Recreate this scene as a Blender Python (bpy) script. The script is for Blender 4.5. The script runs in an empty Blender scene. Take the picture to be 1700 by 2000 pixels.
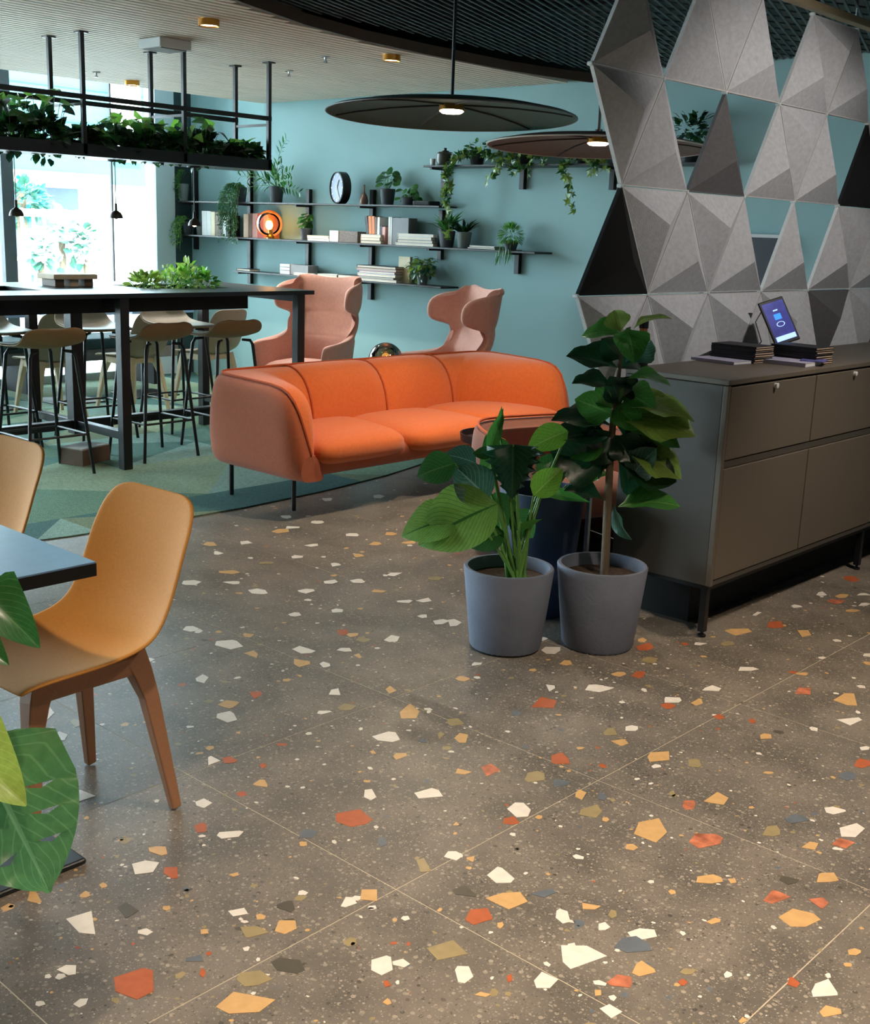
import bpy, math, random
from mathutils import Vector, Matrix, Euler
C = bpy.context.scene.collection
SC = bpy.context.scene
R = random.Random(11)
PI = math.pi

# ------------------------------------------------------------------ camera (calibrated: room axes X along the shelf wall, Y into it)
CAM_Z, FPX = 1.47, 2299.48
RX = Vector((0.7341514, 0.67802439, 0.03611979)); UX = Vector((-0.18406816, 0.14753671, 0.97177767)); FX = Vector((-0.65355997, 0.72008044, -0.23311698))
cam_d = bpy.data.cameras.new('camera'); cam = bpy.data.objects.new('camera', cam_d); C.objects.link(cam)
cam_d.sensor_fit = 'VERTICAL'; cam_d.sensor_height = 36.0; cam_d.lens = FPX * 36.0 / 2000.0
cam_d.clip_start = 0.05; cam_d.clip_end = 200
mw = Matrix((RX, UX, -FX)).transposed().to_4x4(); mw.translation = (0, 0, CAM_Z); cam.matrix_world = mw
SC.camera = cam

# ------------------------------------------------------------------ sky, exposure, lights
SC.view_settings.view_transform = 'Standard'; SC.view_settings.look = 'None'
SC.view_settings.gamma = 1.0; SC.view_settings.use_curve_mapping = False; SC.view_settings.exposure = 0.14
w = bpy.data.worlds.new('sky'); SC.world = w; w.use_nodes = True
bg = w.node_tree.nodes['Background']; bg.inputs['Color'].default_value = (0.70, 0.90, 1.0, 1); bg.inputs['Strength'].default_value = 17.0
SC.cycles.use_denoising = True
SC.cycles.max_bounces = 8; SC.cycles.diffuse_bounces = 5; SC.cycles.transparent_max_bounces = 12; SC.cycles.sample_clamp_indirect = 6.0

def light(name, kind, loc, energy, col, size=0.1, spot=None, aim=None, blend=0.5, size_y=None):
    d = bpy.data.lights.new(name, kind); d.energy = energy; d.color = col
    if kind == 'AREA':
        d.size = size
        if size_y: d.shape = 'RECTANGLE'; d.size_y = size_y
    else: d.shadow_soft_size = size
    if spot: d.spot_size = spot; d.spot_blend = blend
    o = bpy.data.objects.new(name, d); o.location = loc
    if aim is not None: o.rotation_euler = (Vector(aim) - Vector(loc)).to_track_quat('-Z', 'Y').to_euler()
    C.objects.link(o); return o
WARM = (1.0, 0.82, 0.62); SOFT = (1.0, 0.88, 0.74)
sun = bpy.data.lights.new('sun', 'SUN'); sun.energy = 18; sun.angle = .03; sun.color = (1, .97, .92); so = bpy.data.objects.new('sun', sun); C.objects.link(so); so.rotation_euler = Vector((-.62, .25, -.74)).to_track_quat('-Z', 'Y').to_euler()
# window portals (guide the sky light through the real window openings)
p = light('window_portal', 'AREA', (-9.66, 1.4, 1.5), 1, (1, 1, 1), 10.4, size_y=2.9, aim=(0, 1.4, 1.5)); p.data.cycles.is_portal = True
# ceiling spots over the entrance floor, the cabinet and the screen (dark mesh ceiling)
for i, (x, y, e, s) in enumerate([(-0.7, 2.6, 330, 1.6), (-1.0, 4.5, 150, 1.35), (0.2, 1.0, 290, 1.7), (-1.5, 0.6, 110, 1.8)]):
    light('ceiling_spot', 'SPOT', (x, y, 2.56), e, WARM, 0.06, s, (x - 0.15, y, 0), 0.7)
light('screen_spot', 'SPOT', (-1.1, 4.6, 2.55), 85, (1, .93, .86), 0.06, 1.5, (-2.6, 4.9, 1.4), 0.6)
for x, y, e in [(-5.39, 4.03, 105), (-5.44, 5.44, 90), (-8.26, 5.45, 200), (-7.6, 6.1, 130)]:  # last one is added without a fitting, to brighten the wall at left
    light('downlight_and_fill', 'SPOT', (x, y, 2.485), e, SOFT, 0.05, 1.9, (x, y, 0), 0.7)

# ------------------------------------------------------------------ pixel -> point on a known plane
def ray(x, y): return FX + RX * ((x - 850) / FPX) - UX * ((y - 1000) / FPX)
O = Vector((0, 0, CAM_Z))
def Zp(x, y, z): d = ray(x, y); return O + d * ((z - CAM_Z) / d.z)
def Yp(x, y, Y): d = ray(x, y); return O + d * (Y / d.y)
def Xp(x, y, X): d = ray(x, y); return O + d * (X / d.x)
def Dp(x, y, d): return O + ray(x, y) * d
def pxm(p): return (Vector(p) - O).dot(FX) / FPX

# ------------------------------------------------------------------ mesh builder
class MB:
    def __init__(s): s.v = []; s.f = []; s.m = []; s.uv = None
    def add(s, vs, fs, m=0):
        n = len(s.v); s.v += [tuple(v) for v in vs]; s.f += [tuple(i + n for i in f) for f in fs]; s.m += [m] * len(fs); return s
    def box(s, x0, x1, y0, y1, z0, z1, m=0):
        return s.add([(x0, y0, z0), (x1, y0, z0), (x1, y1, z0), (x0, y1, z0), (x0, y0, z1), (x1, y0, z1), (x1, y1, z1), (x0, y1, z1)],
                     [(0, 3, 2, 1), (4, 5, 6, 7), (0, 1, 5, 4), (1, 2, 6, 5), (2, 3, 7, 6), (3, 0, 4, 7)], m)
    def cbox(s, c, sx, sy, sz, m=0):
        return s.box(c[0] - sx / 2, c[0] + sx / 2, c[1] - sy / 2, c[1] + sy / 2, c[2], c[2] + sz, m)
    def prism(s, poly, z0, z1, m=0):
        a = sum(poly[i][0] * poly[(i + 1) % len(poly)][1] - poly[(i + 1) % len(poly)][0] * poly[i][1] for i in range(len(poly)))
        if a < 0: poly = poly[::-1]
        n = len(poly)
        return s.add([(x, y, z0) for x, y in poly] + [(x, y, z1) for x, y in poly],
                     [tuple(range(n - 1, -1, -1)), tuple(range(n, 2 * n))] + [(i, (i + 1) % n, n + (i + 1) % n, n + i) for i in range(n)], m)
    def tube(s, pts, r, n=8, m=0, sect=None, up=None):
        pts = [Vector(p) for p in pts]; k = len(pts); rs = r if isinstance(r, (list, tuple)) else [r] * k
        vs = []; ref = Vector(up) if up else None
        for i, p in enumerate(pts):
            t = (pts[min(i + 1, k - 1)] - pts[max(i - 1, 0)]).normalized()
            if ref is None: ref = Vector((0, 0, 1)) if abs(t.z) < .9 else Vector((1, 0, 0))
            a = (ref - t * ref.dot(t)).normalized(); b = t.cross(a); ref = a
            if sect:
                for (u, w2) in sect: vs.append(p + a * (u * rs[i]) + b * (w2 * rs[i]))
            else:
                for j in range(n):
                    q = 2 * PI * j / n; vs.append(p + a * (math.cos(q) * rs[i]) + b * (math.sin(q) * rs[i]))
        if sect: n = len(sect)
        fs = [(i * n + j, i * n + (j + 1) % n, (i + 1) * n + (j + 1) % n, (i + 1) * n + j) for i in range(k - 1) for j in range(n)]
        fs += [tuple(range(n - 1, -1, -1)), tuple(range((k - 1) * n, k * n))]
        return s.add(vs, fs, m)
    def lathe(s, prof, n=32, c=(0, 0, 0), m=0):
        vs = []; k = len(prof)
        for r, z in prof:
            for j in range(n):
                q = 2 * PI * j / n; vs.append((c[0] + r * math.cos(q), c[1] + r * math.sin(q), c[2] + z))
        fs = [(i * n + j, i * n + (j + 1) % n, (i + 1) * n + (j + 1) % n, (i + 1) * n + j) for i in range(k - 1) for j in range(n)]
        return s.add(vs, fs, m)
    def sphere(s, c, r, n=24, k=14, m=0, z0=-1.0, z1=1.0, sx=1, sy=1, sz=1):
        a0, a1 = math.asin(max(-1, z0)), math.asin(min(1, z1))
        vs = []
        for i in range(k + 1):
            a = a0 + (a1 - a0) * i / k
            for j in range(n):
                q = 2 * PI * j / n; vs.append((c[0] + sx * r * math.cos(a) * math.cos(q), c[1] + sy * r * math.cos(a) * math.sin(q), c[2] + sz * r * math.sin(a)))
        fs = [(i * n + j, i * n + (j + 1) % n, (i + 1) * n + (j + 1) % n, (i + 1) * n + j) for i in range(k) for j in range(n)]
        return s.add(vs, fs, m)
    def grid(s, rows, m=0, flip=False):
        k, n = len(rows), len(rows[0])
        fs = [(i * n + j, i * n + j + 1, (i + 1) * n + j + 1, (i + 1) * n + j) for i in range(k - 1) for j in range(n - 1)]
        if flip: fs = [f[::-1] for f in fs]
        return s.add([v for r in rows for v in r], fs, m)
    def xf(s, M): s.v = [tuple(M @ Vector(v)) for v in s.v]; return s
    def join(s, o, M=None, dm=0):
        return s.add([tuple(M @ Vector(v)) for v in o.v] if M else o.v, o.f, 0) if not dm else s
def mesh(name, mb, mats, smooth=False, ang=40):
    me = bpy.data.meshes.new(name); me.from_pydata(mb.v, [], mb.f); me.update()
    for m in (mats if isinstance(mats, (list, tuple)) else [mats]): me.materials.append(m)
    if any(mb.m): me.polygons.foreach_set('material_index', mb.m)
    if smooth:
        me.polygons.foreach_set('use_smooth', [True] * len(me.polygons))
        if ang: me.set_sharp_from_angle(angle=math.radians(ang))
    return me
def build(name, mb, mats, parent=None, smooth=False, ang=40, bevel=0, seg=2, sub=0, solid=0, off=0, kind=None, label=None, loc=None):
    o = bpy.data.objects.new(name, mesh(name, mb, mats, smooth, ang)); C.objects.link(o)
    if parent: o.parent = parent
    if loc: o.location = loc
    if solid: md = o.modifiers.new('solidify', 'SOLIDIFY'); md.thickness = solid; md.offset = off
    if bevel: md = o.modifiers.new('bevel', 'BEVEL'); md.width = bevel; md.segments = seg; md.limit_method = 'ANGLE'; md.angle_limit = math.radians(35)
    if sub: md = o.modifiers.new('subsurf', 'SUBSURF'); md.levels = sub; md.render_levels = sub
    if kind: o['kind'] = kind
    if label: o['label'] = label
    return o
def tag(o, label, cat, group=None):
    o['label'] = label; o['category'] = cat
    if group: o['group'] = group
    return o
def thing(name, label, cat, loc=(0, 0, 0), rotz=0, group=None):
    o = bpy.data.objects.new(name, None); C.objects.link(o); o.empty_display_size = .1
    o.location = loc; o.rotation_euler = (0, 0, rotz); return tag(o, label, cat, group)
def dup(root, loc, rotz, label=None, group=None):
    r = root.copy(); C.objects.link(r); r.location = loc; r.rotation_euler = (0, 0, rotz)
    if label: r['label'] = label
    if group: r['group'] = group
    for ch in list(root.children):
        c = ch.copy(); C.objects.link(c); c.parent = r
        for g in ch.children: d = g.copy(); C.objects.link(d); d.parent = c
    return r
def place(name, me, parent, M):
    o = bpy.data.objects.new(name, me); C.objects.link(o); o.parent = parent; o.matrix_local = M; return o

# ------------------------------------------------------------------ materials
def lin(c): return tuple(((v / 255) / 12.92 if v <= 10 else (((v / 255) + .055) / 1.055) ** 2.4) for v in c) + (1,)
def M(name, col, rough=.5, metal=0, noise=None, bump=None, emit=0, spec=.5, alpha=None, trans=0, sheen=0, coat=0, stretch=None, dark=.75):
    m = bpy.data.materials.new(name); m.use_nodes = True; nt = m.node_tree; b = nt.nodes['Principled BSDF']
    c = lin(col); b.inputs['Base Color'].default_value = c; b.inputs['Roughness'].default_value = rough; b.inputs['Metallic'].default_value = metal
    b.inputs['Specular IOR Level'].default_value = spec
    if emit: b.inputs['Emission Color'].default_value = c; b.inputs['Emission Strength'].default_value = emit
    if trans: b.inputs['Transmission Weight'].default_value = trans
    if sheen: b.inputs['Sheen Weight'].default_value = sheen
    if coat: b.inputs['Coat Weight'].default_value = coat
    if noise or bump:
        tc = nt.nodes.new('ShaderNodeTexCoord'); mp = nt.nodes.new('ShaderNodeMapping'); nt.links.new(tc.outputs['Object'], mp.inputs['Vector'])
        if stretch: mp.inputs['Scale'].default_value = stretch
    if noise:
        n = nt.nodes.new('ShaderNodeTexNoise'); n.inputs['Scale'].default_value = noise[0]; n.inputs['Detail'].default_value = 4; nt.links.new(mp.outputs[0], n.inputs['Vector'])
        r = nt.nodes.new('ShaderNodeValToRGB'); a = noise[1]
        r.color_ramp.elements[0].position = .3; r.color_ramp.elements[1].position = .7
        r.color_ramp.elements[0].color = tuple(v * (1 - a) for v in c[:3]) + (1,); r.color_ramp.elements[1].color = tuple(min(1, v * (1 + a)) for v in c[:3]) + (1,)
        nt.links.new(n.outputs['Fac'], r.inputs['Fac']); nt.links.new(r.outputs['Color'], b.inputs['Base Color'])
    if bump:
        n = nt.nodes.new('ShaderNodeTexNoise'); n.inputs['Scale'].default_value = bump[0]; n.inputs['Detail'].default_value = 3; nt.links.new(mp.outputs[0], n.inputs['Vector'])
        bp = nt.nodes.new('ShaderNodeBump'); bp.inputs['Strength'].default_value = bump[1]; bp.inputs['Distance'].default_value = .01
        nt.links.new(n.outputs['Fac'], bp.inputs['Height']); nt.links.new(bp.outputs['Normal'], b.inputs['Normal'])
    return m
def leaf_mat(name, col, vein, rough=.4, side=9.0, amt=.55):
    m = M(name, col, rough); nt = m.node_tree; b = nt.nodes['Principled BSDF']; L = nt.links.new
    uv = nt.nodes.new('ShaderNodeUVMap'); sx = nt.nodes.new('ShaderNodeSeparateXYZ'); L(uv.outputs[0], sx.inputs[0])
    def mth(op, a, c=None):
        n = nt.nodes.new('ShaderNodeMath'); n.operation = op
        for i, q in enumerate((a, c)):
            if q is None: continue
            if isinstance(q, (int, float)): n.inputs[i].default_value = q
            else: L(q, n.inputs[i])
        return n.outputs[0]
    au = mth('ABSOLUTE', mth('SUBTRACT', sx.outputs[0], .5)); mid = mth('LESS_THAN', au, .022)
    ph = mth('FRACT', mth('SUBTRACT', mth('MULTIPLY', sx.outputs[1], side), mth('MULTIPLY', au, side * .9)))
    sv = mth('LESS_THAN', mth('ABSOLUTE', mth('SUBTRACT', ph, .5)), .07)
    v = mth('MULTIPLY', mth('MAXIMUM', mid, mth('MULTIPLY', sv, .6)), amt)
    tc = nt.nodes.new('ShaderNodeTexCoord'); nz = nt.nodes.new('ShaderNodeTexNoise'); nz.inputs['Scale'].default_value = 14; L(tc.outputs['Object'], nz.inputs['Vector'])
    c = lin(col); mx = nt.nodes.new('ShaderNodeMix'); mx.data_type = 'RGBA'
    mx.inputs[6].default_value = tuple(q * .72 for q in c[:3]) + (1,); mx.inputs[7].default_value = tuple(min(1, q * 1.3) for q in c[:3]) + (1,); L(nz.outputs['Fac'], mx.inputs[0])
    m2 = nt.nodes.new('ShaderNodeMix'); m2.data_type = 'RGBA'; L(v, m2.inputs[0]); L(mx.outputs[2], m2.inputs[6]); m2.inputs[7].default_value = lin(vein); L(m2.outputs[2], b.inputs['Base Color'])
    bp = nt.nodes.new('ShaderNodeBump'); bp.inputs['Strength'].default_value = .35; bp.inputs['Distance'].default_value = .004; L(v, bp.inputs['Height']); L(bp.outputs['Normal'], b.inputs['Normal'])
    tr = nt.nodes.new('ShaderNodeBsdfTranslucent'); hs = nt.nodes.new('ShaderNodeHueSaturation'); hs.inputs['Value'].default_value = 1.5; L(m2.outputs[2], hs.inputs['Color']); L(hs.outputs[0], tr.inputs[0])
    ms = nt.nodes.new('ShaderNodeMixShader'); ms.inputs[0].default_value = .32; L(b.outputs[0], ms.inputs[1]); L(tr.outputs[0], ms.inputs[2]); L(ms.outputs[0], nt.nodes['Material Output'].inputs[0])
    return m
K = {}
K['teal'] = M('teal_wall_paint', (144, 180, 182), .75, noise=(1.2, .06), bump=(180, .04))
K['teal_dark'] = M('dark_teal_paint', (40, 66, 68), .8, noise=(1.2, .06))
K['white'] = M('white_paint', (205, 208, 208), .6, noise=(2, .03))
K['plaster'] = M('grey_plaster', (120, 120, 116), .85, noise=(2, .05))
K['black'] = M('black_metal', (16, 18, 20), .42, noise=(30, .2))
K['blackmat'] = M('black_matt', (9, 10, 12), .8, noise=(20, .2))
K['void'] = M('ceiling_void', (3, 4, 4), .9, noise=(3, .2))
K['mesh'] = M('dark_metal_mesh', (62, 78, 80), .5, .3, noise=(6, .25))
K['slat'] = M('pale_wood_slat', (218, 206, 188), .6, noise=(5, .12), stretch=(6, .4, 6))
K['slatgap'] = M('dark_felt_backing', (44, 40, 36), .9, noise=(9, .1))
K['fascia'] = M('brown_fascia', (78, 62, 48), .6, noise=(6, .15))
K['orange'] = M('orange_wool', (206, 98, 34), .85, noise=(60, .07), bump=(420, .18), sheen=.25)
K['orange_seam'] = M('orange_piping', (176, 74, 26), .8, noise=(60, .1))
K['rust'] = M('shaded_orange_wool', (164, 78, 38), .85, noise=(60, .07), bump=(420, .18), sheen=.2)  # orange wool again, darkened for the shade on the sofa's outer side
K['tub'] = M('brown_orange_wool', (122, 64, 42), .85, noise=(60, .07), bump=(420, .18), sheen=.2)
K['pink'] = M('dusty_pink_wool', (202, 148, 132), .85, noise=(50, .06), bump=(420, .15), sheen=.25)
K['chair'] = M('ochre_wood_plastic', (204, 140, 68), .7, noise=(160, .06), bump=(300, .05), spec=.2)
K['chairleg'] = M('tan_wood_plastic', (158, 112, 82), .55, noise=(120, .06))
K['taupe'] = M('taupe_wood_plastic', (150, 134, 116), .55, noise=(120, .06))
K['pale'] = M('pale_wood', (206, 184, 154), .6, noise=(20, .08))
K['tan'] = M('tan_shell', (150, 112, 72), .5, noise=(120, .07))
K['stoolseat'] = M('grey_beige_seat', (176, 166, 150), .5, noise=(60, .06))
K['tabletop'] = M('black_laminate', (22, 24, 26), .32, noise=(40, .15))
K['cafe'] = M('sky_tinted_laminate', (112, 146, 186), .28, noise=(40, .05))  # blue of the reflected sky is put into the base colour
K['cab'] = M('taupe_cabinet_lacquer', (98, 89, 78), .5, noise=(40, .03))
K['cabside'] = M('taupe_cabinet_edge', (72, 68, 62), .55, noise=(40, .03))
K['felt'] = M('light_grey_felt', (192, 193, 198), .95, noise=(55, .10), bump=(260, .22))
K['feltd'] = M('charcoal_felt', (96, 94, 96), .95, noise=(55, .10), bump=(260, .22))
K['feltk'] = M('black_felt', (10, 11, 14), .95, noise=(55, .15))
K['edge'] = M('pale_felt_edge', (196, 195, 194), .9, noise=(60, .05))
K['rail'] = M('beige_rail', (158, 142, 112), .6, noise=(20, .06))
K['steel'] = M('brushed_steel', (190, 190, 190), .3, 1, noise=(40, .06))
K['brass'] = M('brass', (196, 140, 62), .28, 1, noise=(30, .08))
K['pot'] = M('blue_grey_fibre_clay', (102, 108, 124), .8, noise=(9, .09), bump=(90, .12))
K['potnavy'] = M('navy_fibre_clay', (34, 52, 80), .7, noise=(9, .12))
K['potdark'] = M('charcoal_clay', (62, 68, 74), .75, noise=(12, .1))
K['potgrey'] = M('grey_green_clay', (112, 124, 122), .7, noise=(12, .08))
K['soil'] = M('potting_soil', (62, 44, 30), .95, noise=(60, .5), bump=(70, .8))
K['bark'] = M('grey_brown_bark', (92, 80, 62), .85, noise=(40, .25), bump=(60, .4), stretch=(1, 1, .3))
K['stem'] = M('green_stem', (92, 140, 62), .5, noise=(20, .15))
K['grout'] = M('pale_grout', (188, 176, 156), .9, noise=(30, .1))
K['screen'] = M('blue_lit_screen', (56, 62, 150), .3, noise=(14, .7), emit=.4)
K['lit'] = M('lit_button', (170, 205, 250), .3, emit=1.0)
K['litblue'] = M('lit_icon', (50, 140, 240), .3, emit=.9)
K['lamp'] = M('lamp_disc', (255, 236, 200), .4, emit=14)
K['bulb'] = M('filament_bulb', (255, 190, 100), .4, emit=11)
K['paper'] = M('paper_pages', (226, 216, 200), .8, noise=(90, .06))
for n, c in dict(bk_white=(222, 222, 218), bk_grey=(120, 122, 124), bk_dark=(30, 30, 34), bk_orange=(206, 120, 62), bk_red=(186, 62, 48), bk_pink=(214, 160, 150), bk_cream=(222, 206, 170), bk_brown=(112, 84, 66), bk_blue=(92, 92, 156), bk_lav=(176, 172, 196), bk_tan=(222, 190, 160), bk_purple=(120, 84, 130), bk_green=(60, 84, 72)).items():
    K[n] = M(n.replace('bk_', '') + '_cover', c, .55, noise=(30, .05))
for n, c, v in [('lf_dark', (42, 90, 42), (96, 128, 70)), ('lf_mid', (62, 122, 50), (120, 156, 84)), ('lf_olive', (116, 142, 62), (168, 180, 104)), ('lf_light', (110, 168, 58), (180, 210, 120)),
                ('lf_blue', (54, 96, 78), (140, 176, 158)), ('lf_monst', (78, 122, 74), (128, 166, 116)), ('lf_yell', (168, 196, 92), (206, 222, 138)), ('lf_deep', (18, 52, 30), (52, 84, 54)), ('lf_teal', (40, 110, 110), (90, 150, 150))]:
    K[n] = leaf_mat(n.replace('lf_', '') + '_leaf', c, v, .30)
K['stripe'] = leaf_mat('striped_leaf', (116, 160, 76), (52, 104, 46), .32, 15, 1.2)
def glass_mat(name, tint, gloss=.08, rough=0.0):
    m = bpy.data.materials.new(name); m.use_nodes = True; nt = m.node_tree; nt.nodes.remove(nt.nodes['Principled BSDF'])
    t = nt.nodes.new('ShaderNodeBsdfTransparent'); g = nt.nodes.new('ShaderNodeBsdfGlossy'); mx = nt.nodes.new('ShaderNodeMixShader'); f = nt.nodes.new('ShaderNodeFresnel'); ml = nt.nodes.new('ShaderNodeMath')
    t.inputs[0].default_value = tint + (1,); g.inputs['Roughness'].default_value = rough; f.inputs[0].default_value = 1.45
    ml.operation = 'ADD'; ml.use_clamp = True; ml.inputs[1].default_value = gloss; nt.links.new(f.outputs[0], ml.inputs[0])
    nt.links.new(ml.outputs[0], mx.inputs[0]); nt.links.new(t.outputs[0], mx.inputs[1]); nt.links.new(g.outputs[0], mx.inputs[2]); nt.links.new(mx.outputs[0], nt.nodes['Material Output'].inputs[0]); return m
K['glass'] = glass_mat('window_glass', (.97, .99, .99), 0.0)
K['amber'] = glass_mat('amber_glass', (1.0, .90, .80), .02)
K['smoke'] = glass_mat('smoked_glass', (.45, .36, .24), .15)
def floor_mat():
    m = M('terrazzo_ground', (104, 96, 84), .36); nt = m.node_tree; b = nt.nodes['Principled BSDF']; L = nt.links.new
    tc = nt.nodes.new('ShaderNodeTexCoord'); cur = None
    n0 = nt.nodes.new('ShaderNodeTexNoise'); n0.inputs['Scale'].default_value = 5; L(tc.outputs['Object'], n0.inputs['Vector'])
    r0 = nt.nodes.new('ShaderNodeValToRGB'); r0.color_ramp.elements[0].color = lin((98, 92, 85)); r0.color_ramp.elements[1].color = lin((122, 113, 104)); r0.color_ramp.elements[0].position = .35; r0.color_ramp.elements[1].position = .65
    L(n0.outputs['Fac'], r0.inputs[0]); cur = r0.outputs[0]
    for sc, th, ca, cb in [(60, .32, (58, 54, 50), (176, 164, 148)), (120, .34, (56, 52, 48), (176, 166, 150)), (220, .36, (58, 54, 50), (170, 160, 146))]:
        v = nt.nodes.new('ShaderNodeTexVoronoi'); v.inputs['Scale'].default_value = sc; L(tc.outputs['Object'], v.inputs['Vector'])
        sp = nt.nodes.new('ShaderNodeSeparateXYZ'); L(v.outputs['Color'], sp.inputs[0])
        lt = nt.nodes.new('ShaderNodeMath'); lt.operation = 'LESS_THAN'; lt.inputs[1].default_value = th; L(v.outputs['Distance'], lt.inputs[0])
        gt = nt.nodes.new('ShaderNodeMath'); gt.operation = 'GREATER_THAN'; gt.inputs[1].default_value = .5; L(sp.outputs[0], gt.inputs[0])
        mu = nt.nodes.new('ShaderNodeMath'); mu.operation = 'MULTIPLY'; L(lt.outputs[0], mu.inputs[0]); L(gt.outputs[0], mu.inputs[1])
        m3 = nt.nodes.new('ShaderNodeMath'); m3.operation = 'MULTIPLY'; m3.inputs[1].default_value = .75; L(mu.outputs[0], m3.inputs[0])
        rr = nt.nodes.new('ShaderNodeMix'); rr.data_type = 'RGBA'; L(sp.outputs[1], rr.inputs[0]); rr.inputs[6].default_value = lin(ca); rr.inputs[7].default_value = lin(cb)
        mx = nt.nodes.new('ShaderNodeMix'); mx.data_type = 'RGBA'; L(m3.outputs[0], mx.inputs[0]); L(cur, mx.inputs[6]); L(rr.outputs[2], mx.inputs[7]); cur = mx.outputs[2]
    L(cur, b.inputs['Base Color']); return m
K['floor'] = floor_mat()
CH = {'w': M('white_marble_chip', (222, 214, 204), .32, noise=(40, .06)), 'o': M('ochre_stone_chip', (200, 160, 108), .32, noise=(40, .07)), 'r': M('terracotta_chip', (172, 92, 58), .32, noise=(40, .10)),
      'R': M('veined_red_chip', (180, 108, 80), .32, noise=(30, .45)), 'g': M('blue_grey_chip', (98, 104, 112), .32, noise=(30, .12)), 'k': M('khaki_chip', (150, 134, 98), .32, noise=(30, .1)), 'd': M('dark_grey_chip', (84, 79, 70), .32, noise=(30, .08))}
CARP = [M('carpet_green_%s' % 'abcdefg'[i], c, .95, noise=(70, .22), bump=(160, .5)) for i, c in enumerate([(92, 128, 104), (118, 150, 124), (74, 116, 104), (136, 158, 130), (56, 100, 96), (110, 128, 100), (128, 160, 148)])]
# ------------------------------------------------------------------ leaves
def leaf_mesh(name, mat, L=1.0, W=.5, shape='ovate', bend=.25, fold=.18, wave=0.0, nl=9, nw=4, seed=0, notches=0):
    rr = random.Random(seed); rows = []; uvs = []
    def wid(t):
        if shape == 'ovate': return math.sin(PI * t ** .8) ** .8
        if shape == 'heart': return (min(1, t * 7) ** .5) * (1 - t) ** .75 * 1.25
        if shape == 'fiddle': return (.45 * math.sin(PI * min(1, t * 1.5)) ** .7 * (t < .66) + 0) * .9 + (.98 * math.sin(PI * max(0, min(1, (t - .18) / .82))) ** .65)
        if shape == 'lance': return math.sin(PI * t ** .7) ** 1.2
        return math.sin(PI * t) ** .5
    for i in range(nl + 1):
        t = i / nl; ww = W / 2 * wid(min(.999, max(.001, t))) if 0 < i < nl else W * .012
        a = bend * t; y = L * (math.sin(a) / bend if abs(bend) > 1e-3 else t); z = -L * (1 - math.cos(a)) / (bend if abs(bend) > 1e-3 else 1)
        row = []
        for j in range(-nw, nw + 1):
            u = j / nw; w2 = ww
            if notches and abs(j) == nw and i % 2 == 0 and 1 < i < nl - 1: w2 *= .5
            zz = z + abs(u) * fold * ww + wave * math.sin(t * 9 + u * 3 + seed) * ww * abs(u)
            row.append((u * w2, y, zz)); uvs.append((.5 + u * .5, t))
        rows.append(row)
    mb = MB().grid(rows, flip=False); me = mesh(name, mb, mat, True, 0)
    ul = me.uv_layers.new(name='UVMap')
    for lp in me.loops: ul.data[lp.index].uv = uvs[lp.vertex_index]
    return me
def frame(base, tip, up, sx=1.0, inv=None):
    """matrix that puts a unit leaf (along +Y, facing +Z) from base to tip, its face towards up"""
    base, tip = Vector(base), Vector(tip); y = tip - base; L = y.length; y.normalize(); z = Vector(up); z = z - y * z.dot(y)
    if z.length < 1e-4: z = y.orthogonal()
    z.normalize(); x = y.cross(z); m = Matrix((x * sx * L, y * L, z * L)).transposed().to_4x4(); m.translation = base
    return (inv @ m) if inv else m
def world_inv(o): return (Matrix.Translation(o.location) @ o.rotation_euler.to_matrix().to_4x4()).inverted()
def leafy(rr, n, cen, spread, size, aspect=.5, droop=.3, up=.6, fold=.15, m=1):
    """joined foliage of n small real leaves (with short stalks) around a centre"""
    mb = MB()
    for i in range(n):
        d = Vector((rr.gauss(0, 1), rr.gauss(0, 1), rr.gauss(0, 1) + up)).normalized()
        b = Vector((cen[0] + d.x * spread[0] * rr.uniform(.3, 1), cen[1] + d.y * spread[1] * rr.uniform(.3, 1), cen[2] + d.z * spread[2] * rr.uniform(.25, 1)))
        a = (d + Vector((rr.uniform(-.5, .5), rr.uniform(-.5, .5), -droop))).normalized(); one_leaf(mb, rr, b, a, size * rr.uniform(.7, 1.25), aspect, fold, rr.randrange(m))
    return mb
def one_leaf(mb, rr, b, a, L, aspect, fold=.15, m=0):
    b = Vector(b); a = Vector(a); n = Vector((rr.uniform(-.6, .6), rr.uniform(-.6, .6), 1)); n = (n - a * n.dot(a))
    n = n.normalized() if n.length > 1e-3 else a.orthogonal(); s = a.cross(n); w2 = L * aspect / 2
    vs = [b, b + a * L * .3 + s * w2 + n * fold * w2, b + a * L * .3 - n * 0, b + a * L * .3 - s * w2 + n * fold * w2, b + a * L * .7 + s * w2 * .8 + n * fold * w2, b + a * L * .7, b + a * L * .7 - s * w2 * .8 + n * fold * w2, b + a * L - n * L * .12]
    mb.add(vs, [(0, 2, 1), (0, 3, 2), (1, 2, 5, 4), (2, 3, 6, 5), (4, 5, 7), (5, 6, 7)], m)
def vine(mb, rr, pts, leafL, aspect, step=.03, m=2, star=False):
    """trailing stem with leaves along it"""
    pts = [Vector(p) for p in pts]; mb.tube(pts, .0016, 5, m)
    for i in range(len(pts) - 1):
        d = pts[i + 1] - pts[i]; k = max(1, int(d.length / step))
        for j in range(k):
            p = pts[i] + d * ((j + rr.random()) / k); a = Vector((rr.uniform(-1, 1), rr.uniform(-1, .4), rr.uniform(-.9, .4))).normalized()
            if star: star_leaf(mb, rr, p, a, leafL * rr.uniform(.7, 1.2), rr.randrange(2))
            else: one_leaf(mb, rr, p, a, leafL * rr.uniform(.7, 1.2), aspect, .15, rr.randrange(2))
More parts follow.
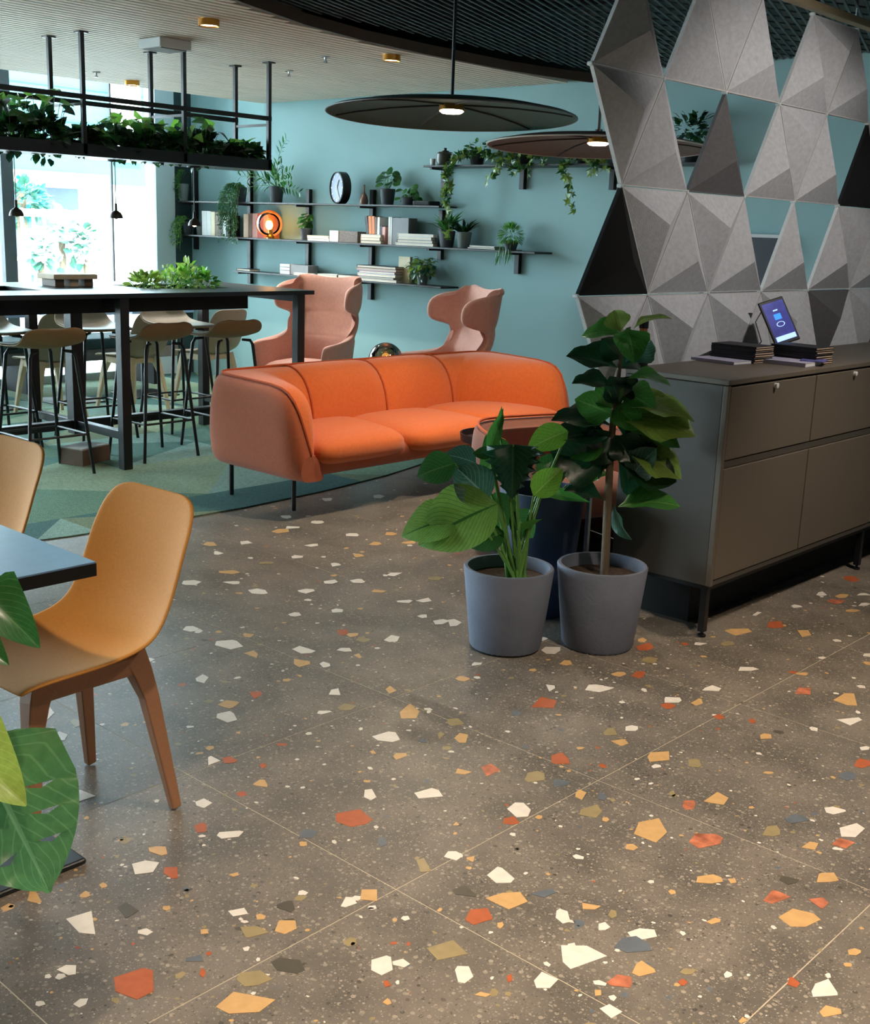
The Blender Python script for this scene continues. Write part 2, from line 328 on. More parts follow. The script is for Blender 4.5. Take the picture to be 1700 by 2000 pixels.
def star_leaf(mb, rr, b, a, L, m=0):
    a = Vector(a); n = Vector((rr.uniform(-.5, .5), -1, rr.uniform(-.1, .6))); n = n - a * n.dot(a); n.normalize(); s = a.cross(n)
    prof = [(0, 0), (.18, .35), (.55, .5), (.38, .2), (1, 0), (.38, -.2), (.55, -.5), (.18, -.35)]
    vs = [Vector(b) + a * (t * L) + s * (u * L) + n * (-.06 * L * abs(u)) for t, u in prof]; vs.append(Vector(b) + a * L * .35 + n * L * .05)
    mb.add(vs, [(i, (i + 1) % 8, 8) for i in range(8)], m)
def pot_mb(r, h, taper=.78, wall=.012, fill=.86):
    return MB().lathe([(0.001, 0), (r * taper * .94, 0), (r * taper, .012), (r * (taper + (1 - taper) * .5), h * .5), (r, h - .006), (r - .004, h), (r - wall, h), (r - wall - .002, h - .012), (r * .86 - wall, h * .55), (.001, h * .55)], 40)
def soil_mb(r, z): return MB().lathe([(r, z - .02), (r, z), (r * .5, z + .006), (.001, z + .01)], 28)

# ------------------------------------------------------------------ room shell
WALL_Y, WALL_X, CEIL = 7.03, -9.7, 2.5
EDGE = [(-3.0, .6), (-3.9, 1.9), (-4.45, 2.9), (-4.85, 3.8), (-5.07, 4.4), (-5.18, 4.94), (-5.22, 5.5), (-5.22, 6.3), (-5.16, 6.75), (-5.08, 7.03)]
CEDGE = [(-5.9, .2), (-5.25, 1.5), (-4.98, 2.2), (-4.87, 2.8), (-4.83, 3.3), (-4.82, 3.8), (-4.86, 4.4), (-4.95, 5.0), (-5.08, 5.5), (-5.35, 6.2), (-5.75, 7.03)]
def xat(edge, y):
    if y <= edge[0][1]: a, b = edge[0], edge[1]
    elif y >= edge[-1][1]: a, b = edge[-2], edge[-1]
    else: a, b = next((edge[i], edge[i + 1]) for i in range(len(edge) - 1) if edge[i][1] <= y <= edge[i + 1][1])
    return a[0] + (b[0] - a[0]) * (y - a[1]) / (b[1] - a[1])
def struct(name, mb, mats, parent=None, **k):
    o = build(name, mb, mats, parent, **k)
    if not parent: o['kind'] = 'structure'
    return o
struct('wall_back', MB().box(-9.9, 2.6, WALL_Y, WALL_Y + .2, 0, 3.0), K['teal'])
struct('wall_right', MB().box(2.6, 2.8, -4, WALL_Y + .2, 0, 3.0), K['plaster'])
struct('wall_front', MB().box(-9.9, 2.8, -4.2, -4, 0, 3.0), K['plaster'])
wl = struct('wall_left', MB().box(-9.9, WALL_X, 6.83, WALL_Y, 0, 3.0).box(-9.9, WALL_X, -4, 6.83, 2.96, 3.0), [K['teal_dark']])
# window front along the left side: sill, head, mullions, panes
win = struct('window_1', MB().box(-9.8, -9.66, -4, 6.62, 0, .07), K['white'])
struct('window_reveal', MB().box(-9.86, -9.69, 6.62, 6.83, 0, 2.96), M('pale_blue_reveal', (196, 216, 222), .6, noise=(2, .02)), win)
ys = [Yp(12, 430, 1)[0] for _ in (0,)]
def wy(px): d = ray(px, 430); return d.y / d.x * WALL_X
for i, y in enumerate([wy(14), wy(14) - 2.4, wy(14) - 4.8, wy(14) - 7.2]):
    struct('mullion', MB().box(-9.76, -9.66, y - .055, y + .055, .07, 2.96), M('grey_mullion', (84, 96, 100), .5, noise=(9, .05)) if i == 0 else bpy.data.materials['grey_mullion'], win)
joints = [6.62, wy(222), wy(14), wy(14) - 1.2, wy(14) - 2.4, wy(14) - 3.6, wy(14) - 4.8, wy(14) - 6, wy(14) - 7.2]
for a, b in zip(joints, joints[1:]):
    struct('pane', MB().box(-9.725, -9.715, b + .004, a - .004, .07, 2.96), K['glass'], win)
struct('window_seal', MB().box(-9.73, -9.705, wy(222) - .006, wy(222) + .006, .07, 2.96), K['black'], win)

# floor: terrazzo tiles with recessed joints, every large chip inlaid where the photograph shows it
floor = struct('floor', MB().box(-9.9, 2.8, -4.2, WALL_Y + .2, -.08, -.0006), K['grout'])
TX, TY, TS = -1.667, 2.552, .8
big = []
for i in range(-5, 5):
    for j in range(-4, 6):
        x0, y0 = TX + i * TS, TY + j * TS
        if x0 + TS < -5.6 or x0 > 1.6 or y0 > WALL_Y or y0 < -.7: big.append((x0, y0)); continue
        g = .0015
        build('tile', MB().box(x0 + g, x0 + TS - g, y0 + g, min(WALL_Y, y0 + TS) - g, -.03, 0), K['floor'], floor)
CHIPS = "w,-3165,2438,-3236,2423,-3266,2452,-3238,2503,-3220,2508,-3158,2489;o,-3259,2566,-3266,2580,-3238,2597,-3228,2592,-3217,2568,-3233,2556;o,-3038,2452,-3102,2449,-3103,2492,-3065,2480;w,-2954,2651,-2948,2625,-2968,2596,-3022,2601,-3031,2642;o,-2869,2550,-2873,2505,-2907,2510,-2944,2542,-2889,2567;w,-2810,2590,-2810,2572,-2815,2563,-2850,2577,-2857,2600,-2828,2604;w,-2895,2762,-2866,2745,-2880,2723,-2911,2713,-2916,2738;w,-2861,2983,-2831,2939,-2845,2913,-2873,2912,-2894,2971;k,-2958,2871,-2913,2884,-2900,2859,-2907,2839,-2943,2835;o,-2834,2749,-2797,2728,-2797,2716,-2834,2723;w,-2801,3233,-2814,3210,-2871,3261,-2862,3288,-2815,3280;w,-2983,3205,-2983,3232,-2972,3247,-2945,3222,-2953,3201;w,-3316,2887,-3285,2872,-3288,2847,-3305,2835,-3328,2841,-3331,2876;w,-3002,2221,-2970,2179,-3000,2171,-3022,2183,-3037,2223;w,-3388,2447,-3414,2466,-3412,2487,-3386,2483,-3375,2455;o,-2764,2163,-2747,2123,-2749,2110,-2796,2101,-2808,2145,-2777,2163;w,-2732,2101,-2709,2098,-2663,2075,-2668,2042,-2719,2039,-2741,2059;w,-2643,2474,-2597,2440,-2625,2415,-2650,2449;w,-2523,2291,-2537,2286,-2549,2304,-2526,2329,-2516,2330;o,-2500,2566,-2534,2583,-2545,2615,-2501,2601;o,-2303,2486,-2334,2451,-2371,2483,-2390,2536,-2395,2556,-2334,2533;o,-2421,2819,-2442,2823,-2448,2854,-2417,2863,-2405,2858,-2405,2827;w,-2478,3006,-2469,2987,-2484,2957,-2495,2970,-2500,2989;w,-2300,2292,-2292,2353,-2273,2365,-2228,2338,-2231,2310,-2269,2286;k,-2164,2464,-2150,2425,-2178,2448,-2186,2469;k,-2174,2559,-2191,2524,-2215,2531,-2232,2553,-2215,2583,-2177,2566;o,-2126,2465,-2139,2504,-2123,2511,-2114,2513,-2081,2466,-2094,2452;o,-2163,2243,-2170,2264,-2151,2286,-2137,2272,-2141,2233;o,-2216,2210,-2231,2217,-2229,2229,-2207,2220;o,-1984,2320,-1941,2333,-1945,2306,-1967,2292;R,-1945,2376,-1939,2413,-1894,2400,-1895,2341;w,-2473,1826,-2513,1855,-2515,1866,-2472,1867;r,-2451,1866,-2460,1870,-2481,1879,-2477,1903,-2441,1903,-2436,1888;r,-2381,1944,-2367,1945,-2357,1939,-2353,1921,-2376,1928;o,-2269,1869,-2259,1860,-2285,1844,-2298,1842,-2307,1874,-2296,1882;w,-2059,2057,-2017,2033,-2015,2011,-2040,2009,-2069,2040;w,-1965,2124,-1952,2179,-1931,2184,-1899,2166,-1935,2110;w,-2287,1700,-2279,1668,-2302,1662,-2321,1671,-2322,1699;r,-1932,1910,-1947,1875,-1992,1866,-2025,1893,-1999,1955,-1936,1940;w,-1727,2295,-1690,2279,-1672,2244,-1690,2220,-1736,2237,-1744,2280;r,-1709,2192,-1697,2219,-1665,2201,-1674,2180,-1694,2168;g,-1987,1801,-1973,1765,-1997,1745,-2019,1773,-2013,1789;g,-1822,1879,-1826,1861,-1845,1868,-1859,1885,-1858,1901,-1833,1889;w,-2152,1620,-2124,1661,-2113,1665,-2102,1641,-2123,1605,-2143,1606;r,-2219,1593,-2221,1620,-2204,1620,-2179,1601,-2178,1594,-2189,1580;w,-1665,1949,-1685,1945,-1698,1963,-1684,1978,-1661,1977,-1655,1968;o,-1972,1740,-1956,1733,-1957,1724,-1974,1726,-1975,1728;o,-1782,2088,-1767,2083,-1766,2076,-1776,2068;o,-1625,1969,-1644,1969,-1647,1976,-1638,1993,-1624,1973;k,-2529,2364,-2537,2402,-2498,2420,-2486,2379,-2507,2357;r,-2804,2235,-2809,2246,-2789,2270,-2768,2255,-2757,2217;r,-3044,2841,-3067,2857,-3052,2885,-3041,2891,-3006,2855,-3013,2829;g,-2166,2375,-2185,2369,-2190,2384,-2181,2400,-2162,2383;g,-2127,2737,-2139,2756,-2134,2773,-2105,2760,-2098,2731,-2115,2727;w,-2390,3344,-2369,3315,-2360,3270,-2384,3250,-2418,3265,-2429,3304;w,-2318,3382,-2309,3421,-2274,3428,-2271,3417,-2259,3372,-2279,3355;o,-2261,3208,-2288,3201,-2299,3246,-2283,3258,-2256,3234;w,-2477,3387,-2474,3346,-2511,3360,-2496,3386;o,-2245,3637,-2243,3663,-2233,3662,-2217,3654,-2209,3622,-2232,3615;r,-2174,3534,-2207,3561,-2204,3594,-2195,3637,-2153,3602,-2152,3560;k,-2113,3505,-2082,3517,-2065,3467,-2075,3451,-2106,3445,-2118,3477;o,-2088,3308,-2071,3297,-2072,3260,-2092,3252,-2109,3257,-2105,3291;r,-2016,3317,-2019,3296,-2050,3295,-2062,3347,-2044,3365,-2034,3360;w,-2161,3008,-2156,2970,-2201,3011,-2176,3025;w,-2028,3160,-2030,3129,-2040,3090,-2083,3070,-2102,3117,-2086,3138;r,-2114,2820,-2144,2903,-2144,2914,-2093,2927,-2061,2868,-2099,2838;w,-1813,3234,-1811,3210,-1842,3176,-1859,3203,-1866,3219,-1831,3251;r,-1799,3172,-1803,3141,-1815,3134,-1843,3149,-1835,3183,-1808,3184;o,-1752,3265,-1758,3230,-1781,3237,-1783,3293,-1776,3294;w,-1778,3428,-1771,3400,-1813,3364,-1818,3391,-1813,3431;w,-1796,2948,-1784,2931,-1782,2912,-1804,2892,-1821,2918,-1814,2941;k,-1841,2883,-1803,2847,-1827,2817,-1841,2827,-1852,2864;o,-1771,2838,-1745,2820,-1751,2788,-1793,2796;r,-1806,2602,-1783,2577,-1811,2546,-1822,2544,-1853,2582,-1845,2623;o,-1632,2759,-1656,2785,-1665,2816,-1632,2863,-1599,2812;w,-1599,2764,-1590,2754,-1602,2731,-1613,2738,-1613,2758;k,-1516,2829,-1538,2817,-1563,2856,-1552,2875,-1539,2878,-1513,2846;r,-1670,3229,-1649,3216,-1641,3211,-1649,3184,-1677,3194;r,-1557,3250,-1561,3236,-1573,3242,-1582,3251,-1580,3274,-1567,3267;o,-1485,3148,-1501,3174,-1498,3194,-1480,3203,-1464,3177;w,-1835,3663,-1802,3696,-1778,3694,-1789,3658,-1820,3624;o,-2073,3977,-2067,4017,-2022,4072,-1993,4048,-2009,3980,-2015,3958;o,-1817,4189,-1830,4141,-1881,4203,-1852,4238;r,-2000,4229,-1977,4256,-1933,4197,-1955,4155,-1979,4145,-2006,4210;w,-2050,3755,-2069,3745,-2080,3772,-2043,3797;k,-2005,3824,-2010,3847,-2001,3884,-1972,3874,-1969,3848,-1984,3818;o,-1670,3760,-1648,3793,-1635,3784,-1634,3761,-1662,3749;R,-1542,3605,-1582,3574,-1600,3636,-1568,3662;o,-1392,3632,-1416,3611,-1468,3617,-1468,3706,-1445,3729;w,-1347,3539,-1331,3528,-1339,3457,-1388,3469;w,-1587,4145,-1570,4166,-1551,4131,-1579,4114;o,-1531,4032,-1550,4045,-1550,4065,-1523,4075,-1517,4061,-1515,4044;r,-1170,3224,-1182,3181,-1203,3175,-1215,3215,-1216,3240,-1189,3248;w,-1222,3322,-1234,3301,-1241,3307,-1248,3318,-1238,3340,-1227,3342;g,-1169,3091,-1179,3071,-1204,3073,-1211,3104,-1198,3130,-1174,3130;w,-1117,2848,-1136,2844,-1151,2866,-1138,2889,-1106,2896,-1101,2889;w,-1026,2835,-1024,2772,-1051,2748,-1074,2789,-1053,2847;o,-1068,2633,-1098,2621,-1096,2664,-1077,2672;R,-1052,2737,-1013,2745,-1017,2697,-1051,2690;g,-1170,2781,-1146,2771,-1174,2718,-1197,2725,-1193,2770;k,-1195,2680,-1177,2663,-1166,2640,-1175,2618,-1197,2605,-1210,2657;o,-1397,2658,-1399,2735,-1360,2726,-1349,2680,-1378,2664;R,-1406,2631,-1393,2600,-1404,2580,-1421,2589,-1436,2622,-1418,2643;o,-1670,2468,-1646,2467,-1629,2422,-1653,2425,-1666,2446;k,-1586,2432,-1553,2407,-1545,2367,-1586,2350,-1599,2377;g,-1622,2490,-1622,2501,-1591,2485,-1586,2465,-1600,2459;o,-1366,2372,-1429,2369,-1454,2430,-1430,2487,-1375,2439;R,-1250,2485,-1276,2426,-1310,2436,-1320,2485,-1282,2523,-1260,2518;k,-1797,2477,-1770,2442,-1794,2400,-1809,2401,-1830,2444,-1819,2473;o,-1649,2275,-1641,2264,-1643,2253,-1657,2253,-1659,2269;o,-1526,2392,-1515,2385,-1514,2370,-1524,2367,-1533,2380,-1533,2385;o,-1155,2331,-1170,2304,-1198,2281,-1209,2307,-1188,2343,-1167,2345;o,-1153,2351,-1142,2365,-1131,2351,-1138,2337;o,-997,2491,-1010,2531,-1008,2540,-987,2564,-963,2538,-976,2515;g,-1754,2473,-1713,2488,-1709,2466,-1723,2428,-1750,2455;o,-1823,2674,-1835,2679,-1835,2685,-1828,2695,-1818,2700,-1817,2683;o,-2184,1485,-2153,1468,-2156,1454,-2191,1444,-2208,1452,-2201,1469;w,-2134,1432,-2108,1397,-2128,1362,-2172,1383,-2163,1414;r,-2107,1428,-2088,1450,-2048,1424,-2054,1413,-2088,1412;o,-1961,1532,-1965,1518,-1980,1516,-1973,1537;o,-2129,1290,-2126,1285,-2130,1276,-2147,1280,-2148,1291,-2138,1293;o,-2175,1142,-2197,1132,-2235,1160,-2228,1167,-2170,1152;o,-2121,1230,-2131,1222,-2139,1226,-2145,1244,-2134,1247,-2120,1241;w,-2077,1156,-2066,1211,-1984,1170,-2013,1149;w,-1861,1423,-1846,1456,-1822,1448,-1837,1418;o,-1708,1456,-1731,1447,-1756,1480,-1731,1505,-1706,1487;k,-1794,1404,-1771,1433,-1736,1436,-1751,1394,-1756,1389;o,-1974,1332,-1965,1344,-1954,1338,-1955,1328,-1965,1325;o,-1837,1349,-1822,1342,-1831,1329,-1845,1338;w,-1932,1071,-1917,1085,-1892,1069,-1899,1057,-1931,1050;r,-1796,1185,-1739,1148,-1740,1111,-1790,1095,-1830,1117,-1816,1176;o,-1553,1301,-1546,1255,-1582,1211,-1616,1205,-1629,1258;k,-1646,1339,-1607,1338,-1612,1305,-1627,1284,-1656,1286,-1668,1304;o,-1979,1731,-1978,1736,-1968,1745,-1954,1734,-1959,1726,-1963,1720;d,-2043,1284,-1996,1285,-1990,1249,-2039,1259;d,-1653,1372,-1653,1394,-1616,1419,-1584,1404,-1586,1385,-1623,1363;w,-1703,1613,-1723,1647,-1712,1656,-1687,1648,-1693,1618;w,-1727,1373,-1722,1373,-1715,1362,-1720,1357,-1731,1361;g,-1750,1276,-1775,1249,-1785,1257,-1771,1285;r,-1716,1257,-1706,1243,-1716,1243,-1722,1244,-1733,1258,-1731,1261;d,-1794,1551,-1767,1534,-1761,1519,-1796,1508,-1806,1515,-1802,1543;w,-1852,967,-1860,964,-1868,970,-1865,977,-1859,981,-1849,979;w,-1524,1938,-1561,1949,-1568,1996,-1556,1999,-1506,1984,-1501,1963;o,-1720,1694,-1696,1719,-1662,1686,-1693,1663;k,-1717,1898,-1664,1867,-1678,1845,-1722,1877;o,-1461,1948,-1424,1930,-1434,1874,-1500,1871,-1487,1916;r,-1494,1811,-1470,1844,-1435,1820,-1450,1771,-1475,1773;w,-1341,1924,-1356,1947,-1356,1959,-1337,1963,-1309,1935,-1316,1917;o,-1319,1996,-1335,2015,-1297,2035,-1299,2014;w,-1230,1887,-1179,1888,-1206,1796,-1232,1804,-1270,1849;k,-1418,1622,-1463,1636,-1443,1698,-1389,1683;w,-1493,1560,-1460,1532,-1463,1503,-1490,1500,-1514,1524,-1503,1557;w,-1340,1598,-1371,1623,-1376,1636,-1359,1652,-1330,1633,-1328,1604;w,-1198,1715,-1217,1696,-1235,1711,-1242,1746,-1203,1750;o,-1119,1927,-1084,1921,-1076,1914,-1092,1877,-1109,1876,-1120,1909;R,-1117,1810,-1128,1812,-1127,1851,-1103,1864,-1090,1847,-1085,1832;r,-1267,1669,-1275,1674,-1284,1684,-1281,1695,-1267,1682;o,-1112,1771,-1119,1760,-1131,1775,-1122,1784;w,-1057,1726,-1090,1734,-1084,1759,-1053,1758;w,-1143,2025,-1169,1975,-1197,1992,-1187,2024,-1161,2043;g,-1176,1994,-1142,1990,-1123,1973,-1156,1929,-1187,1925,-1194,1965;k,-1257,2038,-1249,2026,-1252,2012,-1265,2017,-1273,2040,-1264,2043;d,-1575,1843,-1569,1879,-1522,1866,-1520,1859,-1558,1834;o,-1400,1802,-1408,1804,-1418,1815,-1412,1825,-1403,1819,-1400,1809;g,-1409,1970,-1433,1961,-1440,1962,-1420,2012,-1402,2009;o,-1290,1590,-1288,1606,-1268,1615,-1270,1601;o,-1388,1445,-1401,1444,-1403,1460,-1397,1460,-1386,1454;r,-1426,1493,-1429,1487,-1430,1481,-1444,1489,-1447,1494,-1442,1500;w,-1655,1946,-1687,1937,-1696,1959,-1668,1980,-1656,1959;w,-1260,1973,-1254,1989,-1240,1983,-1235,1982,-1236,1964,-1246,1953;R,-1055,2383,-1039,2388,-1011,2386,-1028,2328,-1049,2325;R,-937,2427,-937,2391,-978,2407,-957,2439;o,-985,2344,-943,2360,-920,2348,-931,2297,-955,2273,-992,2287;w,-779,2122,-775,2114,-808,2073,-818,2087,-824,2117,-812,2152;o,-744,2064,-765,2028,-778,2037,-778,2066,-752,2076;r,-864,2073,-872,2098,-868,2104,-847,2096,-846,2077;o,-797,2226,-805,2219,-811,2223,-813,2229,-803,2239,-797,2234;o,-827,2280,-819,2297,-806,2299,-803,2291,-806,2274,-818,2265;w,-973,2010,-974,2024,-963,2025,-958,2018,-961,2006,-965,2001;k,-1042,1967,-1021,1984,-1020,1963,-1028,1951,-1041,1949;r,-1011,1916,-1016,1914,-1027,1919,-1026,1934,-1018,1935,-1011,1932;o,-1079,2186,-1075,2175,-1084,2153,-1097,2153,-1091,2182;o,-877,1895,-878,1914,-869,1911,-866,1909,-871,1894;d,-1032,2473,-1030,2453,-1041,2432,-1065,2437,-1071,2457;w,-2009,4747,-2021,4706,-2043,4714,-2052,4756,-2046,4782;o,-1977,4805,-1961,4824,-1947,4826,-1937,4774,-1957,4745,-1979,4756;r,-2085,5093,-2058,5130,-2010,5088,-2012,5033,-2063,5039;w,-1920,4845,-1921,4890,-1907,4907,-1877,4897;w,-1851,4704,-1859,4752,-1847,4772,-1826,4771,-1828,4732;w,-2043,4509,-2017,4512,-2004,4503,-2023,4461,-2045,4481;w,-2101,4296,-2085,4301,-2080,4241,-2093,4238;o,-1817,4637,-1825,4603,-1854,4582,-1862,4607,-1849,4640,-1818,4647;R,-1974,4707,-1920,4733,-1916,4675,-1934,4647,-1971,4661;o,-4304,3606,-4348,3601,-4367,3660,-4338,3700,-4298,3672,-4289,3661;o,-4319,3211,-4361,3200,-4386,3236,-4372,3269,-4306,3242;w,-4181,3184,-4177,3149,-4195,3141,-4239,3175,-4238,3184;w,-3949,2797,-3928,2837,-3889,2846,-3868,2798,-3895,2769,-3918,2767;o,-3939,3052,-3892,3055,-3893,3012,-3943,2980,-3969,2995;w,-3627,2903,-3671,2919,-3665,2961,-3626,2972,-3585,2952,-3588,2929;w,-3482,3068,-3514,3062,-3536,3069,-3532,3107,-3507,3131,-3485,3120;w,-3564,3239,-3550,3291,-3515,3277,-3512,3242,-3536,3219;w,-3721,3472,-3695,3462,-3702,3417,-3712,3422,-3746,3446,-3743,3464;w,-3454,3507,-3468,3548,-3435,3586,-3420,3519;w,-3466,3320,-3499,3331,-3495,3373,-3480,3383,-3440,3364,-3438,3346;w,-3468,2465,-3455,2486,-3419,2487,-3401,2463,-3407,2443,-3444,2433;w,-3230,3041,-3207,3015,-3230,2984,-3257,3003,-3258,3029;w,-4081,3878,-4057,3902,-4024,3886,-4014,3865,-4054,3827,-4084,3854;w,-3116,3298,-3156,3269,-3170,3285,-3145,3330,-3128,3333;w,-3121,3342,-3114,3410,-3073,3386,-3086,3346;w,-4356,3865,-4386,3898,-4354,3941,-4327,3931,-4315,3899,-4325,3876;o,-3832,3822,-3853,3805,-3870,3802,-3889,3856,-3867,3871,-3836,3857;o,-3918,4048,-3915,4010,-3944,3986,-3980,4031,-3959,4057;w,-4567,3844,-4562,3867,-4542,3889,-4505,3863,-4501,3833,-4530,3826;w,-3916,3368,-3944,3384,-3952,3411,-3917,3432,-3897,3409,-3908,3379;o,-3784,3620,-3788,3648,-3761,3656,-3732,3642,-3743,3605,-3751,3602;w,-4334,3772,-4316,3753,-4345,3691,-4384,3731;w,-4719,4271,-4737,4284,-4713,4329,-4698,4327,-4661,4281,-4676,4252;w,-4571,4523,-4612,4561,-4605,4602,-4559,4597,-4532,4539;w,-4250,3339,-4297,3369,-4286,3405,-4238,3397;w,-3783,2964,-3764,2945,-3774,2923,-3828,2909,-3824,2926,-3798,2966;w,-4276,2192,-4293,2216,-4261,2240,-4232,2226,-4227,2189;w,-3961,2054,-3990,2092,-3926,2113,-3912,2067;w,-3161,1684,-3134,1717,-3076,1702,-3046,1661,-3093,1648,-3115,1643;k,-2987,1702,-2998,1721,-2957,1734,-2944,1721,-2939,1692;w,-2910,1650,-2881,1622,-2918,1595,-2947,1643;w,-2581,1493,-2524,1503,-2527,1446,-2592,1473;o,-3289,3345,-3286,3313,-3321,3284,-3335,3309,-3325,3332;k,-3905,3246,-3938,3195,-3965,3216,-3951,3250,-3929,3266;w,-4012,3565,-4054,3557,-4045,3606,-4032,3624,-4004,3599;o,-3788,3940,-3796,3965,-3782,4016,-3761,4015,-3739,3982,-3761,3947;k,-3315,3624,-3298,3660,-3270,3667,-3249,3622,-3269,3607,-3291,3599;w,-2858,3259,-2849,3206,-2866,3184,-2901,3209,-2890,3253;o,-2971,2873,-2976,2842,-3006,2850,-3011,2868,-2989,2895"
nch = 0
for it in CHIPS.split(';'):
    a = it.split(','); pts = [(int(a[i]) / 1000, int(a[i + 1]) / 1000) for i in range(1, len(a), 2)]
    nch += 1; build('terrazzo_chip', MB().prism(pts, -.002, .0006 + nch * 2e-6), CH[a[0]], floor)
mats = [CH[k] for k in 'wokrgd']; sm = MB()
for i in range(9000):
    y = R.uniform(.2, 6.9); x = R.uniform(-5.2, 1.2)
    if x < xat(CEDGE, y) + .02: continue
    s = abs(R.gauss(0, .004)) + .0018
    if R.random() < .07: s = R.uniform(.010, .019)
    n = 5; a0 = R.random() * 6; q = R.uniform(.5, 1); th = R.random() * 3
    pts = []
    for k in range(n):
        t = a0 + (k + R.uniform(-.25, .25)) * 2 * PI / n; u, v = math.cos(t) * s, math.sin(t) * s * q; pts.append((x + u * math.cos(th) - v * math.sin(th), y + u * math.sin(th) + v * math.cos(th)))
    m = R.choices(range(6), [5, 3, 2.5, 1, 1.2, 2])[0]
    sm.add([(px, py, .0004) for px, py in pts], [tuple(range(n))], m)
build('small_chips', sm, mats, floor, kind='stuff')
build('tile', MB().box(-9.9, -5.672, -4.2, WALL_Y, -.03, -.001), K['floor'], floor)
build('tile', MB().box(-5.66, 2.6, -4.2, -.652, -.03, -.001), K['floor'], floor)
build('tile', MB().box(2.335, 2.6, -.645, WALL_Y, -.03, -.001), K['floor'], floor)

# carpet: triangular pieces in several greens, its edge follows the curve
carpet = struct('carpet', MB().prism([(-9.69, WALL_Y - .002), (-9.69, .2)] + CEDGE, 0.0001, .003), CARP[0])
def clip(poly, p, q):
    out = []; side = lambda a: (q[0] - p[0]) * (a[1] - p[1]) - (q[1] - p[1]) * (a[0] - p[0])
    for i in range(len(poly)):
        a, b = poly[i], poly[(i + 1) % len(poly)]; sa, sb = side(a), side(b)
        if sa >= 0: out.append(a)
        if sa * sb < 0: t = sa / (sa - sb); out.append((a[0] + (b[0] - a[0]) * t, a[1] + (b[1] - a[1]) * t))
    return out
S = .9
for i in range(6):
    for j in range(8):
        x0, y0 = -9.69 + i * S, .25 + j * S
        q = [(x0, y0), (x0 + S, y0), (x0 + S, y0 + S), (x0, y0 + S)]
        k = R.random()
        if k < .42: tris = [(q[0], q[1], q[2]), (q[0], q[2], q[3])]
        elif k < .8: tris = [(q[0], q[1], q[3]), (q[1], q[2], q[3])]
        else: c = (x0 + S * .5, y0 + S); tris = [(q[0], q[1], c), (q[1], q[2], c), (q[0], c, q[3])]
        for t in tris:
            po = [(px, min(py, WALL_Y - .003)) for px, py in t]
            for a, b in zip(CEDGE, CEDGE[1:]): po = clip(po, a, b) if po else po
            if len(po) > 2: build('carpet_tile', MB().prism(po, .003, .006), R.choice(CARP), carpet)

# ceilings
ceil = struct('ceiling', MB().box(-9.9, 2.8, -4.2, WALL_Y + .2, 3.0, 3.1), K['void'])
back = [(-8.6, WALL_Y - .002), (-8.6, -3.99), (-1.0, -3.99)] + EDGE
build('cove_panel', MB().box(-9.69, -8.56, -3.99, WALL_Y - .002, 2.97, 2.999).box(-8.6, -8.57, -3.99, WALL_Y - .002, CEIL + .051, 2.969), K['white'], ceil)
build('slat_backing', MB().prism(back, CEIL + .022, CEIL + .05), K['slatgap'], ceil)
x = -8.6; P = .066
while x < -3.2:
    ends = []
    for y in [.6 + .05 * i for i in range(129)]:
        if x + P * .72 < xat(EDGE, y) - .004: ends.append(y)
        elif ends or x > -4: break
    if ends:
        y1 = min(max(ends), WALL_Y - .005); y0 = -3.9 if x + P < -3 else .6
        build('slat', MB().box(x, x + P * .72, y0, y1, CEIL, CEIL + .022), K['slat'], ceil)
    x += P
fv = [(a, b, z) for a, b in EDGE for z in (CEIL - .004, CEIL + .055)]; fo = [(a + .03, b, z) for a, b in EDGE for z in (CEIL - .004, CEIL + .055)]
fm = MB(); n = len(EDGE); fm.add(fv + fo, [(2 * i, 2 * i + 2, 2 * i + 3, 2 * i + 1) for i in range(n - 1)] + [(2 * n + 2 * i + 1, 2 * n + 2 * i + 3, 2 * n + 2 * i + 2, 2 * n + 2 * i) for i in range(n - 1)] + [(2 * i, 2 * n + 2 * i, 2 * n + 2 * i + 2, 2 * i + 2) for i in range(n - 1)])
build('fascia', fm, K['fascia'], ceil)
